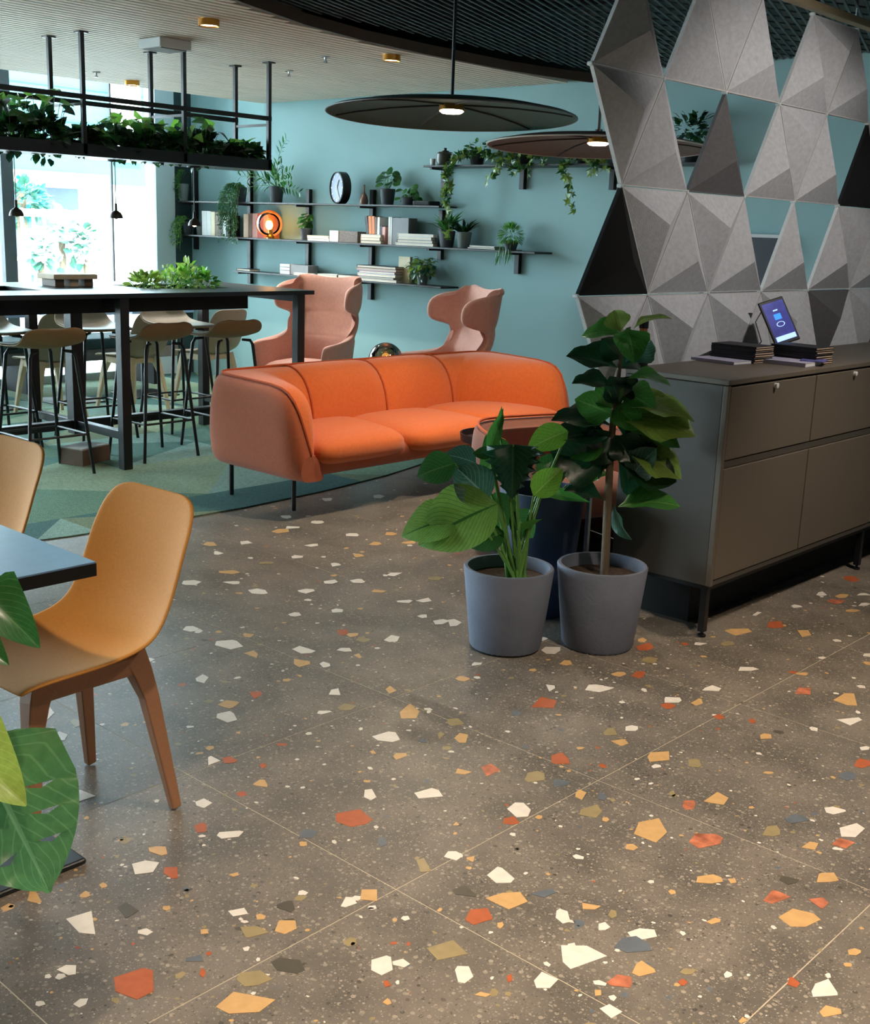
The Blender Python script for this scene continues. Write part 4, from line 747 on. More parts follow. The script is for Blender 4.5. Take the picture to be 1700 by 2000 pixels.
for (px, py, l) in [(32, 415, 'small dark dome pendant over the bar table, left'), (227, 420, 'small dark dome pendant over the bar table, middle'), (380, 435, 'small dark dome pendant over the bar table, right, in front of the shelf')]:
    q = Xp(px, py, -6.58); t = thing('dome_pendant', l, 'lamp', (q.x, q.y, q.z), 0, 'small dome pendants')
    build('shade', MB().lathe([(.042, -.02), (.040, -.005), (.03, .014), (.012, .026), (.008, .03), (.008, .07), (.001, .072)], 24), M('bronze_dome', (64, 54, 48), .4, .6, noise=(20, .1)) if px == 32 else bpy.data.materials['bronze_dome'], t, True)
    build('bulb', MB().sphere((0, 0, -.008), .018, 14, 8), K['lamp'] if px == 380 else K['paper'], t, True, 0)
    build('cord', MB().tube([(0, 0, .07), (0, 0, PZ0 - q.z - .008)], .003, 6), K['black'], t)
    build('canopy', MB().lathe([(.045, PZ0 - q.z - .01), (.045, PZ0 - q.z - .0005), (.001, PZ0 - q.z - .0005)], 20), K['black'], t)

# ------------------------------------------------------------------ big disc pendants
def disc_pendant(label, c, r, inner, rim):
    t = thing('disc_pendant', label, 'lamp', c, 0, 'large disc pendants'); t.rotation_euler = (math.radians(-1.3), math.radians(-1.2), 0)
    prof_o = [(.03, .085), (.10, .07), (r * .5, .045), (r * .85, .022), (r, .0)]
    build('shade', MB().lathe([(r * a, b) for a, b in [(.04, .066), (.2, .062), (.5, .050), (.8, .030), (.97, .010), (1.0, 0), (.995, -.003), (.97, .002), (.8, .018), (.5, .036), (.2, .046), (.05, .048)]], 72), inner, t, True, 60)
    build('rim', MB().tube([(math.cos(a * 2 * PI / 72) * r, math.sin(a * 2 * PI / 72) * r, -.001) for a in range(73)], .004, 6), rim, t, True)
    for k in range(6):
        a = k * PI / 3 + .5; build('spoke', MB().tube([(math.cos(a) * q * r, math.sin(a) * q * r, z) for q, z in ((.1, .045), (.5, .034), (.8, .016), (.97, .0))], .004, 6), K['blackmat'], t)
    build('lamp_holder', MB().lathe([(.058, .022), (.058, .047), (.001, .048)], 28), K['brass'] if inner != K['blackmat'] else K['black'], t, True)
    build('diffuser', MB().lathe([(.001, .010), (.045, .011), (.056, .019), (.05, .024), (.001, .024)], 28), K['lamp'], t, True)
    build('rod', MB().tube([(0, 0, .05), (0, 0, 2.56 - c[2])], .008, 10), K['black'], t, True)
    build('collar', MB().lathe([(.02, .05), (.02, .09), (.001, .09)], 16), K['black'], t)
    light('pendant_light', 'SPOT', (c[0], c[1], c[2] - .03), 75, WARM, .05, 2.3, (c[0], c[1], 0), .8)
disc_pendant('large dark green disc pendant with visible rod over the sofa', tuple(Dp(882, 226, 5.4)), .575, M('dark_green_felt_shade', (28, 66, 58), .8, noise=(30, .12)), M('black_rim', (20, 24, 24), .4, noise=(9, .1)))
disc_pendant('large brown disc pendant partly hidden by the triangle screen', tuple(Dp(1168, 288, 6.2)), .585, M('dark_brown_felt_shade', (92, 80, 72), .8, noise=(30, .12)), M('pale_rim', (170, 164, 154), .4, noise=(9, .1)))

# ceiling fittings
for px, py, l in [(408, 38, 'round downlight in the slatted ceiling, left of the curved edge'), (765, 108, 'round downlight in the slatted ceiling, above the big green pendant'), (258, 158, 'round downlight in the slatted ceiling near the window')]:
    q = Zp(px, py, CEIL); t = thing('downlight', l, 'lamp', (q.x, q.y, CEIL), 0, 'recessed downlights')
    build('trim_ring', MB().lathe([(.052, -.034), (.056, -.034), (.056, 0), (.05, 0), (.05, -.03), (.052, -.034)], 28), K['brass'], t, True)
    build('lamp_face', MB().lathe([(.05, -.026), (.001, -.026)], 24), K['lamp'], t)
q = Zp(322, 78, CEIL); t = thing('ceiling_speaker', 'square white box fitted under the slatted ceiling', 'speaker', (q.x, q.y, CEIL))
build('housing', MB().box(-.11, .11, -.11, .11, -.055, -.001), K['white'], t, bevel=.004)
build('grille', MB().box(-.09, .09, -.09, .09, -.06, -.055), K['plaster'], t)
for i, (px, py) in enumerate([(636, 110), (188, 140), (565, 138)]):
    q = Zp(px, py, CEIL); t = thing('sprinkler_head', ['sprinkler head beside the seam of the slatted ceiling', 'sprinkler head above the window', 'sprinkler head right of the hanging planter rods'][i], 'sprinkler', (q.x, q.y, CEIL), 0, 'ceiling sprinklers')
    build('escutcheon', MB().lathe([(.03, -.006), (.03, 0), (.001, 0)], 18), K['white'], t); build('nozzle', MB().lathe([(.001, -.04), (.014, -.04), (.006, -.02), (.008, -.006)], 12), K['steel'], t)
# ------------------------------------------------------------------ wall shelves
SHF, SHB = 6.81, 7.015
SZ = {1: 1.648, 2: 1.340, 3: 1.043, 0: 1.945}; SP = {1: (347, 858), 2: (345, 1046), 3: (456, 862), 0: (827, 1395)}
SY = {1: 398, 2: 474, 3: 548, 0: 320}
for k, l in [(0, 'upper right wall shelf carrying the ivy'), (1, 'upper left wall shelf with the clock'), (2, 'long middle wall shelf with the amber globe lamp'), (3, 'lowest wall shelf just above the pink wing chairs')]:
    x0, x1 = Yp(SP[k][0], SY[k], SHF).x, Yp(SP[k][1], SY[k], SHF).x
    t = thing('wall_shelf', l, 'shelf', (0, 0, 0), 0, 'black wall shelves')
    build('board', MB().box(max(x0, -9.69), x1, SHF, SHB, SZ[k] - .014, SZ[k]), K['black'], t, bevel=.002)
    for px in {0: (868, 1022, 1198), 1: (383, 489, 603, 727), 2: (383, 489, 603, 727, 862, 1015), 3: (489, 603, 727)}[k]:
        x = Yp(px, SY[k], 6.99).x
        build('bracket', MB().box(x - .012, x + .012, SHF + .03, 6.992, SZ[k] - .03, SZ[k] - .0145), K['black'], t)
ups = [(383, 1.20, 2.0), (489, .92, 1.95), (603, 1.0, 1.77), (727, .88, 1.77), (862, 1.24, 1.62), (1015, 1.17, 1.345), (868, 1.72, 1.95), (1022, 1.78, 1.95), (1198, 1.78, 1.95)]
for i, (px, z0, z1) in enumerate(ups):
    x = Yp(px, 450 if i < 6 else 345, 7.01).x
    o = build('shelf_upright', MB().box(x - .022, x + .022, 6.993, 7.029, z0, z1), K['black'], None, bevel=.003)
    tag(o, 'black vertical rail carrying the wall shelves, ' + ['leftmost, behind the dome pendant', 'second from left, beside the trailing plant', 'third, left of the clock', 'fourth, beside the small bottle', 'fifth, behind the hanging ivy', 'sixth, below the grass ball plant', 'under the left end of the ivy shelf', 'under the middle of the ivy shelf', 'under the ivy shelf beside the triangle screen'][i], 'rail', 'shelf uprights')
def sh(px, k, y=6.90): p = Yp(px, SY[k], y); return p.x, SZ[k], pxm((p.x, y, SZ[k]))
def bookv(px0, px1, k, hpx, col, label, name='book', y0=6.86, d=.12, group=None, lean=0, base=0, cat='book'):
    x0, z, s = sh(px0, k, y0); x1 = sh(px1, k, y0)[0]; h = hpx * s; z += base
    t = thing(name, label, cat, ((x0 + x1) / 2, y0, z + .0006), 0, group); wd = (x1 - x0) / 2; t.rotation_euler = (0, lean, 0)
    if lean: t.location.z += abs(math.sin(lean)) * wd
    e = .002 if wd > .008 else .001
    cov = MB().box(-wd, -wd + e, 0, d, 0, h).box(wd - e, wd, 0, d, 0, h).box(-wd + e, wd - e, 0, e, 0, h)
    build('cover', cov, K[col], t); build('pages', MB().box(-wd + e, wd - e, e + .0005, d - .004, .003, h - .004), K['paper'], t); return t
def bookh(px0, px1, k, ys, cols, label, group, d=.16, y0=6.83, jit=True, th=None, base=0):
    """a pile of flat books; ys: heights in px from the shelf up"""
    x0, z, s = sh(px0, k, y0); x1 = sh(px1, k, y0)[0]; zz = z + .0006 + base
    for i, (hp, c) in enumerate(zip(ys, cols)):
        h = hp * s; dx = R.uniform(-.008, .008) if jit else 0; w2 = (x1 - x0) / 2 * (R.uniform(.88, 1) if i else 1)
        lb = label if len(cols) == 1 else label.replace('@', ['bottom', 'second', 'third', 'fourth', 'fifth', 'sixth'][i] if i < len(cols) - 1 else 'topmost')
        t = thing('book', lb, 'book', ((x0 + x1) / 2 + dx, y0 + R.uniform(0, .012), zz), 0, group)
        e = min(.003, h * .2)
        build('cover', MB().box(-w2, w2, 0, d, 0, e).box(-w2, w2, 0, d, h - e, h).box(-w2, -w2 + e, 0, d, e, h - e), K[c], t)
        build('pages', MB().box(-w2 + e, w2 - .003, .003, d - .003, e + .0002, h - e - .0002), K['paper'], t); zz += h + .0006
    return zz
# shelf 2, upright books
for a, b, h, c, l in [(395, 404, 46, 'bk_white', 'first white upright book on the middle shelf, right of the dome pendant'), (404.5, 412, 46, 'bk_white', 'second white upright book in the row of books on the middle shelf'), (412.5, 420, 45, 'bk_cream', 'off-white upright book beside the white pair on the middle shelf'),
                      (421, 430, 44, 'bk_brown', 'brown upright book between white and dark books on the middle shelf'), (430.5, 436, 40, 'bk_dark', 'thin dark upright book on the middle shelf'), (436.5, 441, 39, 'bk_white', 'thin white upright book left of the trailing plant'), (441.5, 447, 40, 'bk_dark', 'dark upright book touching the trailing plant'),
                      (476, 485, 44, 'bk_tan', 'tan upright book right of the trailing plant'), (486, 492, 46, 'bk_brown', 'dark brown upright book at the second rail'), (493, 503, 46, 'bk_pink', 'pink upright book left of the amber globe lamp'), (503.5, 514, 47, 'bk_red', 'red upright book behind the amber globe lamp'), (514.5, 524, 47, 'bk_orange', 'orange upright book behind the amber globe lamp')]:
    bookv(a, b, 2, h, c, l, y0=6.86, group='upright books on the middle shelf', d=.13)
x, z, s = sh(532, 2, 6.835); t = thing('globe_lamp', 'glowing amber glass globe lamp on the middle wall shelf', 'lamp', (x + .02, 6.70, z))
t.location = (x, 6.855, z + .0005)
build('globe', MB().sphere((0, -.055, .125), .118, 36, 20), K['amber'], t, True, 0)
build('base', MB().lathe([(.001, 0), (.035, 0), (.035, .02), (.02, .035), (.02, .075), (.001, .075)], 24, (0, -.04, 0)), K['brass'], t, True)
build('bulb', MB().sphere((0, -.055, .115), .032, 18, 12, sz=1.25), K['bulb'], t, True, 0)
light('globe_light', 'POINT', (x, 6.80, z + .14), 4, (1, .62, .28), .03)
rr = random.Random(8)
def shelf_plant(name, label, px, k, potr, poth, potmat, mb_list, y=6.91, pot=True):
    """mb_list: (part, mb, mats, kind)"""
    x, z, s = sh(px, k, y); t = thing(name, label, 'plant', (x, y, z + .0005))
    if pot:
        build('pot', pot_mb(potr, poth), potmat, t, True); build('soil', soil_mb(potr * .88, poth * .84), K['soil'], t, True)
    for nm, mb, mt, kd in mb_list: build(nm, mb, mt, t, False, kind=kd)
    return t
def trailing(n, x0, ztop, drop, spread, L, asp, out=-.05, seed=1, back=.0):
    r2 = random.Random(seed); mb = MB()
    for i in range(n):
        a = r2.uniform(-1, 1); pts = [(a * spread * .4, r2.uniform(-.04, .03), ztop)]
        yy = out + r2.uniform(-.04, .01); dz = drop * r2.uniform(.35, 1)
        pts += [(a * spread * .8, yy * .7, ztop + .03), (a * spread + r2.uniform(-.02, .02), yy - .03, ztop - dz * .3), (a * spread + r2.uniform(-.03, .03), yy - .03 + r2.uniform(-.01, .01), ztop - dz)]
        vine(mb, r2, pts, L, asp, .016)
    return mb
# trailing plants: on the far left of both shelves and at the second rail
mb = trailing(16, 0, .26, .26, .07, .035, .4, -.02, 3)
t = shelf_plant('trailing_plant', 'trailing plant on the left end of the upper shelf before the dark wall strip', 359, 1, .05, .16, K['potgrey'], [('vines', mb, [K['lf_blue'], K['lf_mid'], K['stem']], 'stuff')])
mb = trailing(16, 0, .14, .30, .06, .028, .35, -.09, 4)
shelf_plant('trailing_plant', 'light green trailing plant hanging below the left end of the middle shelf', 368, 2, .05, .12, K['potdark'], [('vines', mb, [K['lf_light'], K['lf_mid'], K['stem']], 'stuff')], y=6.90)
x, z, s = sh(386, 2, 6.9); t = thing('plant_pot', 'small empty grey pot behind the right dome pendant', 'pot', (x + .02, 6.92, z + .0005)); build('pot_body', pot_mb(.042, .12), K['potgrey'], t, True); build('soil', soil_mb(.036, .1), K['soil'], t)
mb = trailing(34, 0, .13, .50, .12, .036, .38, -.10, 5)
shelf_plant('trailing_plant', 'large trailing plant spilling from the upper shelf over the middle shelf', 470, 1, .06, .13, K['potdark'], [('vines', mb, [K['lf_blue'], K['lf_dark'], K['stem']], 'stuff')], y=6.90)
# palm
mb = MB(); st_ = MB(); r2 = random.Random(2)
for (dx, dz, ln) in [(.04, 1, .56), (-.8, .55, .36), (-.55, .62, .30), (.75, .42, .36), (.6, .7, .30), (-.2, .9, .34), (.2, .7, .3), (-.9, .25, .3), (.9, .15, .28), (.1, .6, .26)]:
    d = Vector((dx, r2.uniform(-.5, -.05), dz)).normalized(); pts = []
    for i in range(9):
        q = i / 8; pts.append(Vector((0, 0, .13)) + d * ln * q + Vector((.12 * q * q * (1 if dx > 0 else -1) * ln * 2.2, 0, -.30 * q * q * ln)))
    st_.tube([tuple(p) for p in pts], [.004 - .0003 * i for i in range(9)], 5)
    for i in range(2, 9):
        for sd in (-1, 1):
            tdir = (pts[i] - pts[i - 1]).normalized(); side = tdir.cross(Vector((0, 1, 0))).normalized() * sd
            one_leaf(mb, r2, pts[i], (tdir * .75 + side * .8 + Vector((0, r2.uniform(-.3, .1), 0))).normalized(), .085 * (1.15 - .35 * i / 8), .2, .1, r2.randrange(2))
shelf_plant('potted_palm', 'small potted palm with feathery fronds on the upper shelf left of the clock', 540, 1, .065, .14, K['potdark'], [('fronds', mb, [K['lf_dark'], K['lf_mid']], 'stuff'), ('stems', st_, K['stem'], 'stuff')], y=6.90)
# clock
x, z, s = sh(650, 1, 6.80); rC = .128
t = thing('clock', 'round black wall clock with pale dial standing on the upper shelf', 'clock', (x + .015, 6.84, z + rC + .0008)); t.rotation_euler = (0, 0, math.radians(-16))
RX90 = Matrix.Rotation(PI / 2, 4, 'X')
build('case', MB().lathe([(.001, -.06), (rC, -.06), (rC, .012), (rC - .008, .016), (rC - .010, .004), (.001, .004)], 56).xf(RX90), K['black'], t, True)
build('dial', MB().lathe([(rC - .011, .005), (.001, .005)], 48).xf(RX90), M('pale_blue_dial', (104, 118, 146), .5, noise=(4, .03)), t)
mk = MB()
for i in range(12):
    a = i * PI / 6; c, s2 = math.cos(a), math.sin(a); r0, r1, wd = rC - .04, rC - .016, .008 if i % 3 else .012
    mk.add([(r0 * c - wd * s2 * .5, -.0068, r0 * s2 + wd * c * .5), (r1 * c - wd * s2 * .5, -.0068, r1 * s2 + wd * c * .5), (r1 * c + wd * s2 * .5, -.0068, r1 * s2 - wd * c * .5), (r0 * c + wd * s2 * .5, -.0068, r0 * s2 - wd * c * .5)], [(0, 3, 2, 1)])
build('hour_marks', mk, K['white'], t)
for nm, ang, ln in (('hour_hand', 62, .07), ('minute_hand', -62, .10)):
    a = math.radians(ang); d = Vector((math.cos(a), 0, math.sin(a))); build(nm, MB().tube([tuple(d * -.02 + Vector((0, -.009, 0))), tuple(d * ln + Vector((0, -.009, 0)))], .004, 6), K['white'], t)
x, z, s = sh(711, 1, 6.9); o = build('bottle', MB().lathe([(.001, 0), (.032, 0), (.036, .03), (.028, .065), (.012, .09), (.008, .10), (.008, .155), (.001, .155)], 28), M('bronze_glaze', (120, 92, 78), .35, .3, noise=(9, .1)), None, True); o.location = (x, 6.9, z + .0005); tag(o, 'slim bronze bottle vase beside the clock on the upper shelf', 'vase')
# pilea and its neighbour
def pilea(seed, n, sp, L, h0):
    r2 = random.Random(seed); ms = MB(); lv = []
    for i in range(n):
        a = r2.uniform(0, 2 * PI); q = r2.uniform(.25, 1); p = Vector((math.cos(a) * sp * q, math.sin(a) * sp * .7 * q, h0 + r2.uniform(.0, .13) * (1.2 - q * .6)))
        ms.tube([(0, 0, h0 - .05), tuple(p * .6 + Vector((0, 0, .4 * p.z))), tuple(p)], .002, 5)
        d = Vector((math.cos(a), math.sin(a) - .3, -.25)).normalized(); lv.append((p - d * L * .4, p + d * L * .6, (math.cos(a) * .4, -1, .7)))
    return ms, lv
PM = [leaf_mesh('round_leaf', K[k], 1, .95, 'round', .35, .1, 0, 5, 2, i) for i, k in enumerate(['lf_mid', 'lf_dark'])]
for px, sd, n, sp, L, h0, ph, l in [(757, 3, 16, .10, .075, .15, .125, 'round leaved potted plant on the upper shelf right of the bottle'), (797, 5, 20, .10, .06, .04, .06, 'low round leaved plant at the right end of the upper shelf')]:
    ms, lv = pilea(sd, n, sp, L, h0); t = shelf_plant('potted_pilea', l, px, 1, .062, ph, K['potdark'], [('stems', ms, K['stem'], None)], y=6.90)
    for b, e, u in lv: place('leaf', R.choice(PM), t, frame(b, e, u))
x, z, s = sh(833, 1, 6.9); t = thing('speaker', 'small black box speaker at the right end of the upper shelf', 'speaker', (x, 6.9, z + .0005)); build('housing', MB().box(-.09, .09, -.06, .06, 0, .035), K['black'], t, bevel=.006); build('grille', MB().box(-.08, .08, -.063, -.0605, .006, .029), K['blackmat'], t)
# middle shelf right part
ms, lv = pilea(9, 12, .075, .07, .11); t = shelf_plant('potted_pilea', 'little green plant in a black pot right of the amber globe lamp', 597, 2, .046, .10, K['potdark'], [('stems', ms, K['stem'], None)], y=6.88)
for b, e, u in lv: place('leaf', R.choice(PM), t, frame(b, e, u))
bookh(598, 640, 2, [5, 5], ['bk_white', 'bk_cream'], '@ white flat book right of the little black pot', 'flat books by the black pot', .14)
bookh(634, 645, 2, [10], ['bk_red'], 'small dark red book lying beside the white box', None, .1, 6.86)
x0, z, s = sh(646, 2, 6.85); x1 = sh(700, 2, 6.85)[0]; t = thing('storage_box', 'low box with white front end on the middle shelf', 'box', (0, 0, 0)); build('box_body', MB().box(x0 + .11, x1, 6.84, 6.96, z + .0005, z + .09), M('speckled_grey_board', (112, 104, 100), .8, noise=(90, .3)), t, bevel=.002); build('white_end', MB().box(x0, x0 + .11, 6.835, 6.965, z + .0005, z + .092), K['white'], t, bevel=.002)
zt = bookh(702, 742, 2, [6, 6, 5], ['bk_brown', 'bk_cream', 'bk_white'], '@ book of the flat pile under the leaning books', 'flat pile under the leaning books', .15) - SZ[2]
for i, (a, b, h, c, ln, l) in enumerate([(715, 720, 34, 'bk_dark', -.16, 'dark leaning book at the left of the orange row'), (720.5, 726, 34, 'bk_orange', -.10, 'orange leaning book, first of the coloured row'), (726.5, 732, 34, 'bk_orange', -.08, 'second orange leaning book of the coloured row'), (732.5, 736, 33, 'bk_brown', -.05, 'thin brown book in the coloured row'), (736.5, 741, 33, 'bk_white', 0, 'white upright book in the coloured row'), (741.5, 746, 34, 'bk_dark', 0, 'dark upright book in the coloured row'), (746.5, 752, 33, 'bk_pink', 0, 'pale pink upright book at the right of the coloured row')]):
    bookv(a, b, 2, h, c, l, y0=6.87, d=.10, group='coloured book row on the flat pile', lean=ln, base=zt if b < 742 else .0)
for a, b, h, c, l in [(758, 762, 52, 'bk_white', 'tall white magazine standing left of the grey binder'), (762.5, 765, 52, 'bk_white', 'second tall white magazine touching the grey binder'), (766, 797, 51, 'bk_grey', 'broad grey binder standing on the middle shelf')]: bookv(a, b, 2, h, c, l, y0=6.88, d=.10)
bookh(772, 846, 2, [5, 6, 6, 5], ['bk_white', 'bk_dark', 'bk_white', 'bk_white'], '@ book of the flat pile before the grey binder', 'flat pile before the grey binder', .045, 6.82)
# spiky plant and its neighbour
def spiky(seed, n, L, h0, lean=1.0):
    r2 = random.Random(seed); mb = MB()
    for i in range(n):
        a = r2.uniform(0, 2 * PI); d = Vector((math.cos(a) * lean, math.sin(a) * .6 * lean, r2.uniform(.4, 1.4))).normalized(); one_leaf(mb, r2, (0, 0, h0), d, L * r2.uniform(.6, 1.1), .13, .1, r2.randrange(2))
    return mb
shelf_plant('potted_dracaena', 'spiky leaved plant in a dark pot under the hanging ivy', 873, 2, .065, .125, K['potdark'], [('leaves', spiky(3, 46, .19, .11), [K['lf_mid'], K['lf_dark']], 'stuff')], y=6.89)
shelf_plant('potted_dracaena', 'dark spiky plant in a grey green pot beside the dracaena', 906, 2, .06, .12, K['potgrey'], [('leaves', spiky(7, 46, .16, .10), [K['lf_deep'], K['lf_dark']], 'stuff')], y=6.93)
bookh(914, 968, 2, [3, 3], ['bk_dark', 'bk_white'], '@ notebook lying between the pots and the grass plant', 'flat notebooks', .13)
r2 = random.Random(6); mb = MB()
for i in range(420):
    a, b = r2.uniform(0, 2 * PI), r2.uniform(-.5, 1.5); d = Vector((math.cos(a) * math.cos(b), math.sin(a) * math.cos(b), math.sin(b))); p = Vector((0, 0, .10)) + d * .062
    one_leaf(mb, r2, p, (d + Vector((0, 0, -.7)) * r2.random()).normalized(), .05, .12, .1, r2.randrange(2))
for i in range(40): one_leaf(mb, r2, (r2.uniform(-.06, .09), -.09 + r2.uniform(-.01, .01), .05 - r2.uniform(0, .1)), (r2.uniform(-.2, .2), -.1, -1), .08, .08, .1, 0)
shelf_plant('grass_ball_plant', 'round mop of grassy green plant at the right end of the middle shelf', 998, 2, .055, .07, K['potdark'], [('grass', mb, [K['lf_mid'], K['lf_light']], 'stuff')], y=6.90)
# lowest shelf
bookh(462, 488, 3, [4], ['bk_dark'], 'black tablet shaped book at the left end of the lowest shelf', None, .12)
x0, z, s = sh(546, 3, 6.85); x1 = sh(600, 3, 6.85)[0]; t = thing('storage_box', 'grey box with white ribbed end on the lowest shelf', 'box', (0, 0, 0)); build('box_body', MB().box(x0 + .13, x1, 6.86, 6.98, z + .0005, z + .085), K['bk_grey'], t, bevel=.002); build('white_end', MB().box(x0, x0 + .13, 6.855, 6.985, z + .0005, z + .03).box(x0, x0 + .13, 6.855, 6.985, z + .034, z + .058).box(x0, x0 + .13, 6.855, 6.985, z + .062, z + .086), K['white'], t)
bookh(572, 612, 3, [5], ['bk_white'], 'white flat book in front of the ribbed box', None, .035, 6.815); bookh(617, 655, 3, [6], ['bk_white'], 'white flat book in the middle of the lowest shelf', None); bookh(657, 692, 3, [8], ['bk_dark'], 'dark flat book left of the big book pile', None)
bookh(694, 772, 3, [4.5, 4.5, 5, 5, 5, 4.5], ['bk_white', 'bk_dark', 'bk_white', 'bk_blue', 'bk_pink', 'bk_dark'], '@ book of the big flat pile on the lowest shelf', 'big flat pile on the lowest shelf', .17)
bookv(778, 800, 3, 50, 'bk_cream', 'cream picture book standing on the lowest shelf', y0=6.93, d=.03)
shelf_plant('potted_begonia', 'bushy grey green plant in a small pot at the right end of the lowest shelf', 825, 3, .05, .10, K['potgrey'], [('leaves', leafy(random.Random(5), 120, (0, 0, .13), (.13, .09, .09), .055, .7, .6, .1, m=2), [K['lf_blue'], K['lf_olive']], 'stuff')], y=6.90)
# ivy shelf
x, z, s = sh(869, 0, 6.9); t = thing('lidded_jar', 'dark lidded jar at the left end of the ivy shelf', 'jar', (x, 6.9, z + .0005)); build('jar_body', MB().lathe([(.001, 0), (.055, 0), (.066, .03), (.064, .085), (.05, .10), (.001, .10)], 28), M('dark_olive_glaze', (58, 58, 46), .4, noise=(12, .2)), t, True); build('lid', MB().lathe([(.03, .1005), (.03, .108), (.012, .112), (.012, .13), (.001, .131)], 20), K['black'], t, True)
x, z, s = sh(851, 0, 6.9); o = build('cup', MB().lathe([(.001, 0), (.018, 0), (.022, .05), (.020, .05), (.016, .004), (.001, .004)], 20), K['white'], None, True); o.location = (x, 6.87, z + .0005); tag(o, 'small white cup beside the dark lidded jar', 'cup')
r2 = random.Random(12)
def ivy(label, px, runs, potx=True):
    x, z, s = sh(px, 0, 6.90); t = thing('potted_ivy', label, 'plant', (x, 6.91, z + .0005), 0, 'ivy on the upper right shelf'); build('pot', pot_mb(.06, .10), K['potdark'], t, True); mb = MB()
    for pts in runs:
        P = [(0, 0, .10)]
        for (qx, qy, yy) in pts: q = Yp(qx, qy, yy); P.append((q.x - x, yy - 6.91, q.z - z))
        vine(mb, r2, P, .062, .8, .017, star=True)
    mb2 = leafy(r2, 40, (0, 0, .11), (.13, .07, .06), .05, .8, .5, .2, m=2); build('crown', mb2, [K['lf_dark'], K['lf_mid']], t, kind='stuff')
    build('vines', mb, [K['lf_dark'], K['lf_olive'], K['stem']], t, kind='stuff'); return t
ivy('ivy whose long vine hangs down to the spiky plant on the middle shelf', 930, [[(905, 300, 6.84), (880, 312, 6.79), (874, 345, 6.785), (868, 390, 6.785), (876, 430, 6.785), (880, 470, 6.78)], [(900, 305, 6.84), (870, 330, 6.785), (878, 365, 6.785), (872, 400, 6.785)], [(915, 300, 6.84), (895, 310, 6.79), (880, 340, 6.785)], [(905, 296, 6.86), (925, 300, 6.82)]])
ivy('ivy in the middle of the upper right shelf under the brown pendant', 1020, [[(990, 305, 6.84), (975, 325, 6.79), (960, 345, 6.785), (950, 354, 6.785)], [(1000, 300, 6.84), (1000, 320, 6.79), (1005, 342, 6.785)], [(1040, 305, 6.84), (1030, 325, 6.79), (1032, 340, 6.785)], [(960, 300, 6.85), (940, 296, 6.84), (985, 318, 6.79)], [(1060, 305, 6.84), (1062, 322, 6.79)], [(1015, 300, 6.84), (1018, 330, 6.79), (1010, 336, 6.785)]])
ivy('ivy with star shaped leaves hanging left of the triangle screen', 1140, [[(1115, 310, 6.84), (1100, 330, 6.79), (1110, 350, 6.785), (1118, 375, 6.785), (1112, 395, 6.785), (1126, 410, 6.785)], [(1160, 310, 6.84), (1168, 330, 6.79), (1160, 344, 6.785)], [(1180, 310, 6.84), (1188, 330, 6.79)], [(1130, 310, 6.84), (1105, 320, 6.79), (1104, 350, 6.785)], [(1150, 308, 6.84), (1155, 335, 6.785)]])
for px, l, sd in [(1345, 'dark bushy plant on the ivy shelf seen through the open triangles', 14)]:
    shelf_plant('potted_bush', l, px, 0, .07, .12, K['potdark'], [('leaves', leafy(random.Random(sd), 110, (0, 0, .19), (.17, .1, .12), .06, .6, .3, .4, m=2), [K['lf_deep'], K['lf_dark']], 'stuff')], y=6.90)

# ------------------------------------------------------------------ sideboard
cb = thing('sideboard', 'long taupe lacquered sideboard on black legs with drop front doors', 'cabinet')
CX0, CX1, CY0, CY1, CZ0, CZ1 = -2.512, -2.07, 3.825, 6.70, .207, .983
mY = [3.825, 4.54, 5.255, 5.97, 6.70]
body = MB(); body.box(CX0, CX1 - .022, CY0, CY0 + .02, CZ0, CZ1 - .022).box(CX0, CX1 - .022, CY1 - .02, CY1, CZ0, CZ1 - .022).box(CX0, CX0 + .015, CY0 + .02, CY1 - .02, CZ0, CZ1 - .022).box(CX0 + .015, CX1 - .03, CY0 + .02, CY1 - .02, CZ0, CZ0 + .02)
build('carcass', body, K['cabside'], cb, bevel=.002)
build('top_panel', MB().box(CX0, CX1 + .002, CY0 - .002, CY1, CZ1 - .02, CZ1), K['cab'], cb, bevel=.003)
build('face_rail', MB().box(CX1 - .025, CX1 - .004, CY0 + .0205, CY1 - .021, .657, .683), K['cabside'], cb)
build('face_rail', MB().box(CX1 - .025, CX1 - .004, CY0 + .0205, CY1 - .021, CZ0 + .0005, CZ0 + .02), K['cabside'], cb)
build('face_stile', MB().box(CX1 - .0215, CX1, CY0, CY0 + .02, CZ0, CZ1 - .0225), K['cab'], cb, bevel=.002)
for a, b in zip(mY, mY[1:]):
    a2 = a + .022 if a == mY[0] else a + .0035
    d = build('flap_door', MB().box(CX1 - .022, CX1, a2, b - .0035, .686, .955), K['cab'], cb, bevel=.003); ym = (a + b) / 2
    build('lock_knob', MB().lathe([(.001, .014), (.010, .012), (.010, 0), (.001, 0)], 18).xf(Matrix.Translation((CX1 + .0003, ym, .94)) @ Matrix.Rotation(PI / 2, 4, 'Y')), K['white'], d, True)
    build('door', MB().box(CX1 - .022, CX1, a2, b - .0035, .230, .654), K['cab'], cb, bevel=.003)
for y in (3.85, 5.255, 6.67):
    for x in (CX0 + .03, CX1 - .03):
        l = build('leg', MB().box(x - .013, x + .013, y - .013, y + .013, .022, CZ0 - .016), K['black'], cb); build('foot', MB().lathe([(.001, 0), (.016, 0), (.016, .008), (.006, .012), (.006, .022), (.001, .022)], 16, (x, y, .0006)), K['black'], l, True)
build('plinth', MB().box(CX0 + .01, CX1 - .16, CY0 + .14, CY1 - .1, .0006, CZ0 - .0165), K['blackmat'], cb)  # added black block, stands in for the shade under the sideboard
